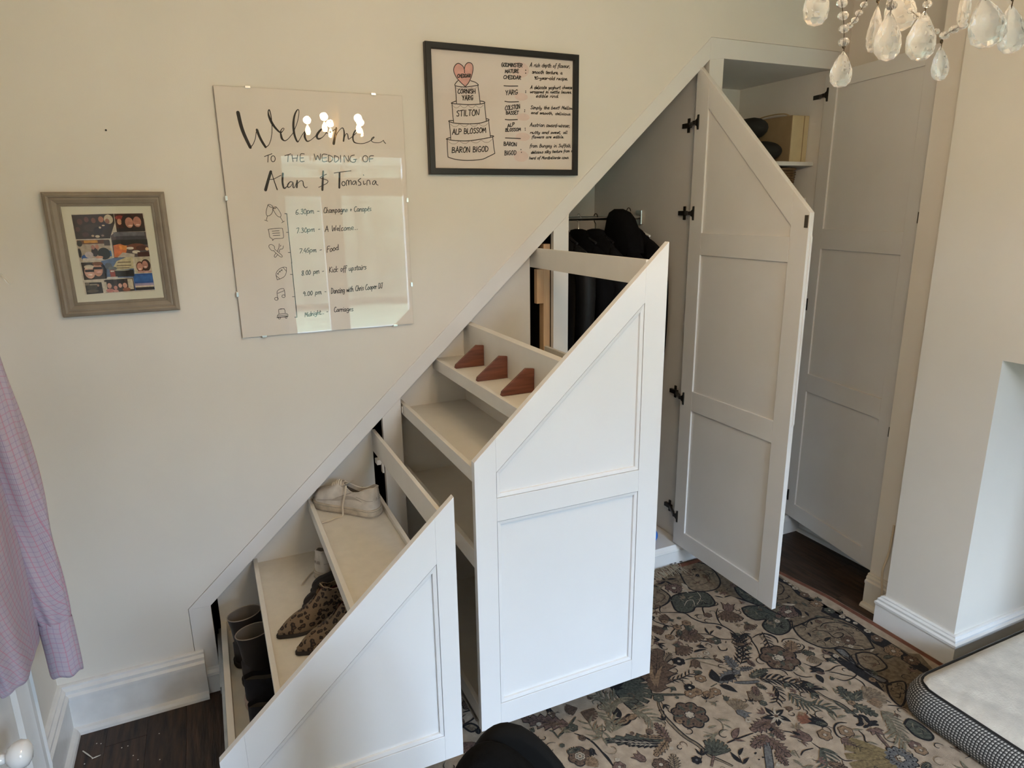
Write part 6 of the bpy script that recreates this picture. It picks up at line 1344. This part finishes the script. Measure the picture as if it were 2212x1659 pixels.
for sx, sy in ((-1, -1), (1, -1), (-1, 1), (1, 1)):
    obj('leg', MB().tube([(sx*.17, -.20+sy*.16, .41), (sx*.20, -.20+sy*.19, .0)], [.016, .011], 10), black_m, CR, smooth=60)
# ------------------------------------------------------------------ shirt hanging at the left
SHX = thing('checked_shirt', 'lavender shirt with pink checks hanging from a hook by the door', 'shirt', (-.52, -.42, .50))
shirt_m = checks('pink_check_cotton', (.43, .37, .445), [(0, .0036, .0014, 0, (.54, .48, .53), .5), (0, .030, .0026, 0, (.52, .20, .27), .62), (0, .030, .0018, .015, (.27, .20, .33), .45), (1, .030, .0026, 0, (.45, .22, .30), .55), (1, .030, .0018, .015, (.26, .21, .34), .45)])
def cloth(st, n, seed, wob, base=(-.52, -.42, .50), k=6, flat=1.0):
    """st: (x, y, z, half_x, half_y); soft folded tube"""
    S = catmull(st, k); rings = []; uv = []
    rr_ = random.Random(seed); ph = [rr_.uniform(0, 6.28) for _ in range(6)]
    for i, (x, y, z, ax, ay) in enumerate(S):
        ring = []
        for j in range(n+1):
            a = 2*PI*j/n
            f = 1+wob*(.45*math.sin(4*a+ph[0]+z*3)+.35*math.sin(7*a+ph[1]-z*5)+.25*math.sin(3*a+ph[2]+z*14)+.2*math.sin(11*a+ph[3]+z*4))
            ring.append((x+ax*math.cos(a)*f-base[0], y+ay*math.sin(a)*f-base[1], z+.004*math.sin(5*a+ph[4])-base[2])); uv.append((a*(ax+ay)/2*1.15, z))
        rings.append(ring)
    return MB().loft(rings, 0, False, False), uv
mb, uv = cloth([(-.548, -.42, 1.72, .030, .030), (-.548, -.42, 1.62, .058, .050), (-.545, -.42, 1.40, .060, .048), (-.530, -.42, 1.20, .062, .046), (-.514, -.42, 1.02, .062, .045), (-.508, -.42, .90, .056, .044), (-.497, -.42, .76, .050, .042), (-.489, -.42, .680, .043, .034), (-.487, -.42, .652, .038, .030)], 72, 3, .17)
obj('sleeve', mb, shirt_m, SHX, smooth=80, uv=uv, solid=False)
mb, uv = cloth([(-.487, -.42, .662, .0405, .031), (-.486, -.42, .64, .041, .032), (-.484, -.42, .57, .0405, .032), (-.483, -.42, .498, .0400, .032), (-.483, -.42, .4965, .0375, .029), (-.483, -.42, .56, .0365, .029)], 40, 5, .025, k=3)
obj('cuff', mb, shirt_m, SHX, smooth=80, uv=uv, solid=False)
mb, uv = cloth([(-.567, -.50, 1.72, .030, .07), (-.572, -.52, 1.60, .040, .17), (-.570, -.53, 1.30, .042, .19), (-.566, -.53, 1.00, .044, .19), (-.562, -.53, .80, .046, .18), (-.562, -.52, .66, .044, .16), (-.562, -.52, .615, .042, .15), (-.562, -.52, .62, .034, .14), (-.562, -.52, .72, .030, .13)], 72, 9, .15)
obj('body', mb, shirt_m, SHX, smooth=80, uv=uv, solid=False)
obj('collar', MB().loft([[(-.570+.52+rx*math.cos(2*PI*k/16), -.51+.42+ry*math.sin(2*PI*k/16), z-.50) for k in range(16)] for rx, ry, z in ((.030, .075, 1.715), (.036, .085, 1.735), (.030, .072, 1.765), (.024, .062, 1.76))]), shirt_m, SHX, smooth=60, uv=None)
HK = thing('wall_hook', 'brass hook on the door frame carrying the checked shirt', 'hook', (-.61, -.50, 1.80))
obj('back_plate', MB().box(-.01, .004, -.02, .02, -.05, .06), gilt, HK, bevel=.002)
obj('hook_arm', MB().tube(catmull([(.0, 0, .0), (.030, 0, -.018), (.050, 0, .0), (.052, 0, .025)], 5), .005, 8), gilt, HK, smooth=60)
# ------------------------------------------------------------------ small yellow-capped wire hook on the wall edge
YH = thing('wire_key_ring', 'bent silver wire with a yellow cap at the picture edge above the shirt', 'wire', (-.487, -.16, 1.56))
obj('wire', MB().tube(catmull([(-.035, 0, .060), (-.022, 0, .030), (-.006, 0, .008), (-.002, 0, -.004), (-.008, 0, .000), (-.020, 0, .018), (-.060, .02, .06), (-.125, .04, .12)], 5), .0014, 6), chrome_m, YH, smooth=60)
obj('yellow_cap', MB().lathe([(.001, -.016), (.010, -.012), (.013, 0), (.010, .012), (.001, .016)], (-.030, 0, .068), 12), mat('yellow_plastic', (.75, .55, .02), .4), YH, smooth=60)
# ------------------------------------------------------------------ panelled door on the left wall
D1 = bpy.data.objects.new('door_1', None); COL.objects.link(D1); D1.location = (XL, -.80, 0); D1['kind'] = 'structure'
def dp(name, mb, m=trim_m, **k): return obj(name, mb.shift((-XL, .80, 0)), m, D1, **k)
def arch(y0, y1):
    sg = 1 if y1 > y0 else -1
    pf = [(0, 0), (.030, 0), (.034, .016), (.028, .022), (.026, .050), (.031, .058), (.024, .072), (.018, .120), (.022, .128), (.012, .140), (0, .140)]
    return MB().loft([[(XL+d, y0+sg*w, z) for d, w in pf] for z in (0, 2.10)])
dp('architrave', arch(-.325, -.60), smooth=30)
dp('architrave', arch(-1.62, -1.50), smooth=30)
dp('architrave', MB().box(XL, XL+.028, -1.62, -.325, 2.10, 2.22), bevel=.004)
dp('jamb', MB().box(XL, XL+.012, -.600, -.465, 0, 2.10), bevel=.003)
leafd = dp('door_leaf', MB().box(XL+.0, XL+.016, -1.475, -.604, .005, 2.09), bevel=.002)
for y0, y1, z0, z1 in ((-1.38, -1.09, .22, .85), (-.99, -.70, .22, .85), (-1.38, -1.09, 1.02, 1.95), (-.99, -.70, 1.02, 1.95)):
    pl_ = [(y0, z0), (y1, z0), (y1, z1), (y0, z1)]
    obj('panel_moulding', MB().loft([[(XL+d, y, z) for y, z in inset(pl_, w)] for w, d in ((0, .017), (.006, .024), (.018, .022), (.026, .017))], 0, False).shift((-XL, .80, 0)), trim_m, leafd, solid=False)
kn = dp('door_knob', MB().lathe([(.001, XL+.058), (.020, XL+.060), (.031, XL+.072), (.034, XL+.086), (.029, XL+.100), (.016, XL+.108), (.001, XL+.110)], (0, -.722, .487), 20, 'x'), porcelain_m, smooth=60, label='white porcelain knob')
obj('rose', MB().lathe([(.001, XL+.015), (.026, XL+.016), (.027, XL+.026), (.014, XL+.040), (.011, XL+.060)], (0, -.722, .487), 18, 'x').shift((-XL, .80, 0)), porcelain_m, kn, smooth=60)
# ------------------------------------------------------------------ cable, paint splinters
cb = obj('cable', MB().tube(catmull([(2.535, -.742, .42), (2.525, -.744, .30), (2.500, -.745, .225), (2.497, -.747, .19), (2.499, -.757, .10), (2.495, -.757, .03), (2.492, -.757, .006), (2.50, -.76, .0055)], 6), .0048, 8), cord_m, None, smooth=60)
cb.location = (0, 0, 0); tag(cb, 'cream cable running down the skirting beside the chimney breast', 'cable')
wht = mat('white_paint_chip', (.72, .68, .60), .7)
for lab, p, q, r in (('long white paint splinter on the dark floorboards by the left skirting', (-.555, -.135), (-.520, -.185), .0022), ('short white paint splinter touching the end of the longer one', (-.523, -.186), (-.498, -.180), .0018)):
    mx, my_ = (p[0]+q[0])/2, (p[1]+q[1])/2
    s_ = obj('paint_splinter', MB().tube([(p[0]-mx, p[1]-my_, r), (0, 0, r*1.2), (q[0]-mx, q[1]-my_, r)], [r*.8, r, r*.5], 5), wht); s_.location = (mx, my_, 0)
    tag(s_, lab, 'splinter')
for i in range(9):
    s_ = obj('paint_chip', MB().lathe([(.0005, 0), (.0022, .0003), (.0018, .0012), (.0004, .0014)], n=6), wht); s_.location = (-.575+RND.uniform(0, .26), -.10-RND.uniform(.01, .22), 0)
    tag(s_, 'tiny white paint chip scattered on the dark floorboards', 'paint chip', 'paint chips on the floorboards')
nl = obj('wall_nail', MB().lathe([(.001, -.004), (.0028, -.0038), (.0028, -.003), (.001, -.003), (.001, .012)], n=8, axis='y'), black_m); nl.location = (-.214, 0, 1.982)
tag(nl, 'small dark nail in the bare wall above the photo frame', 'nail')
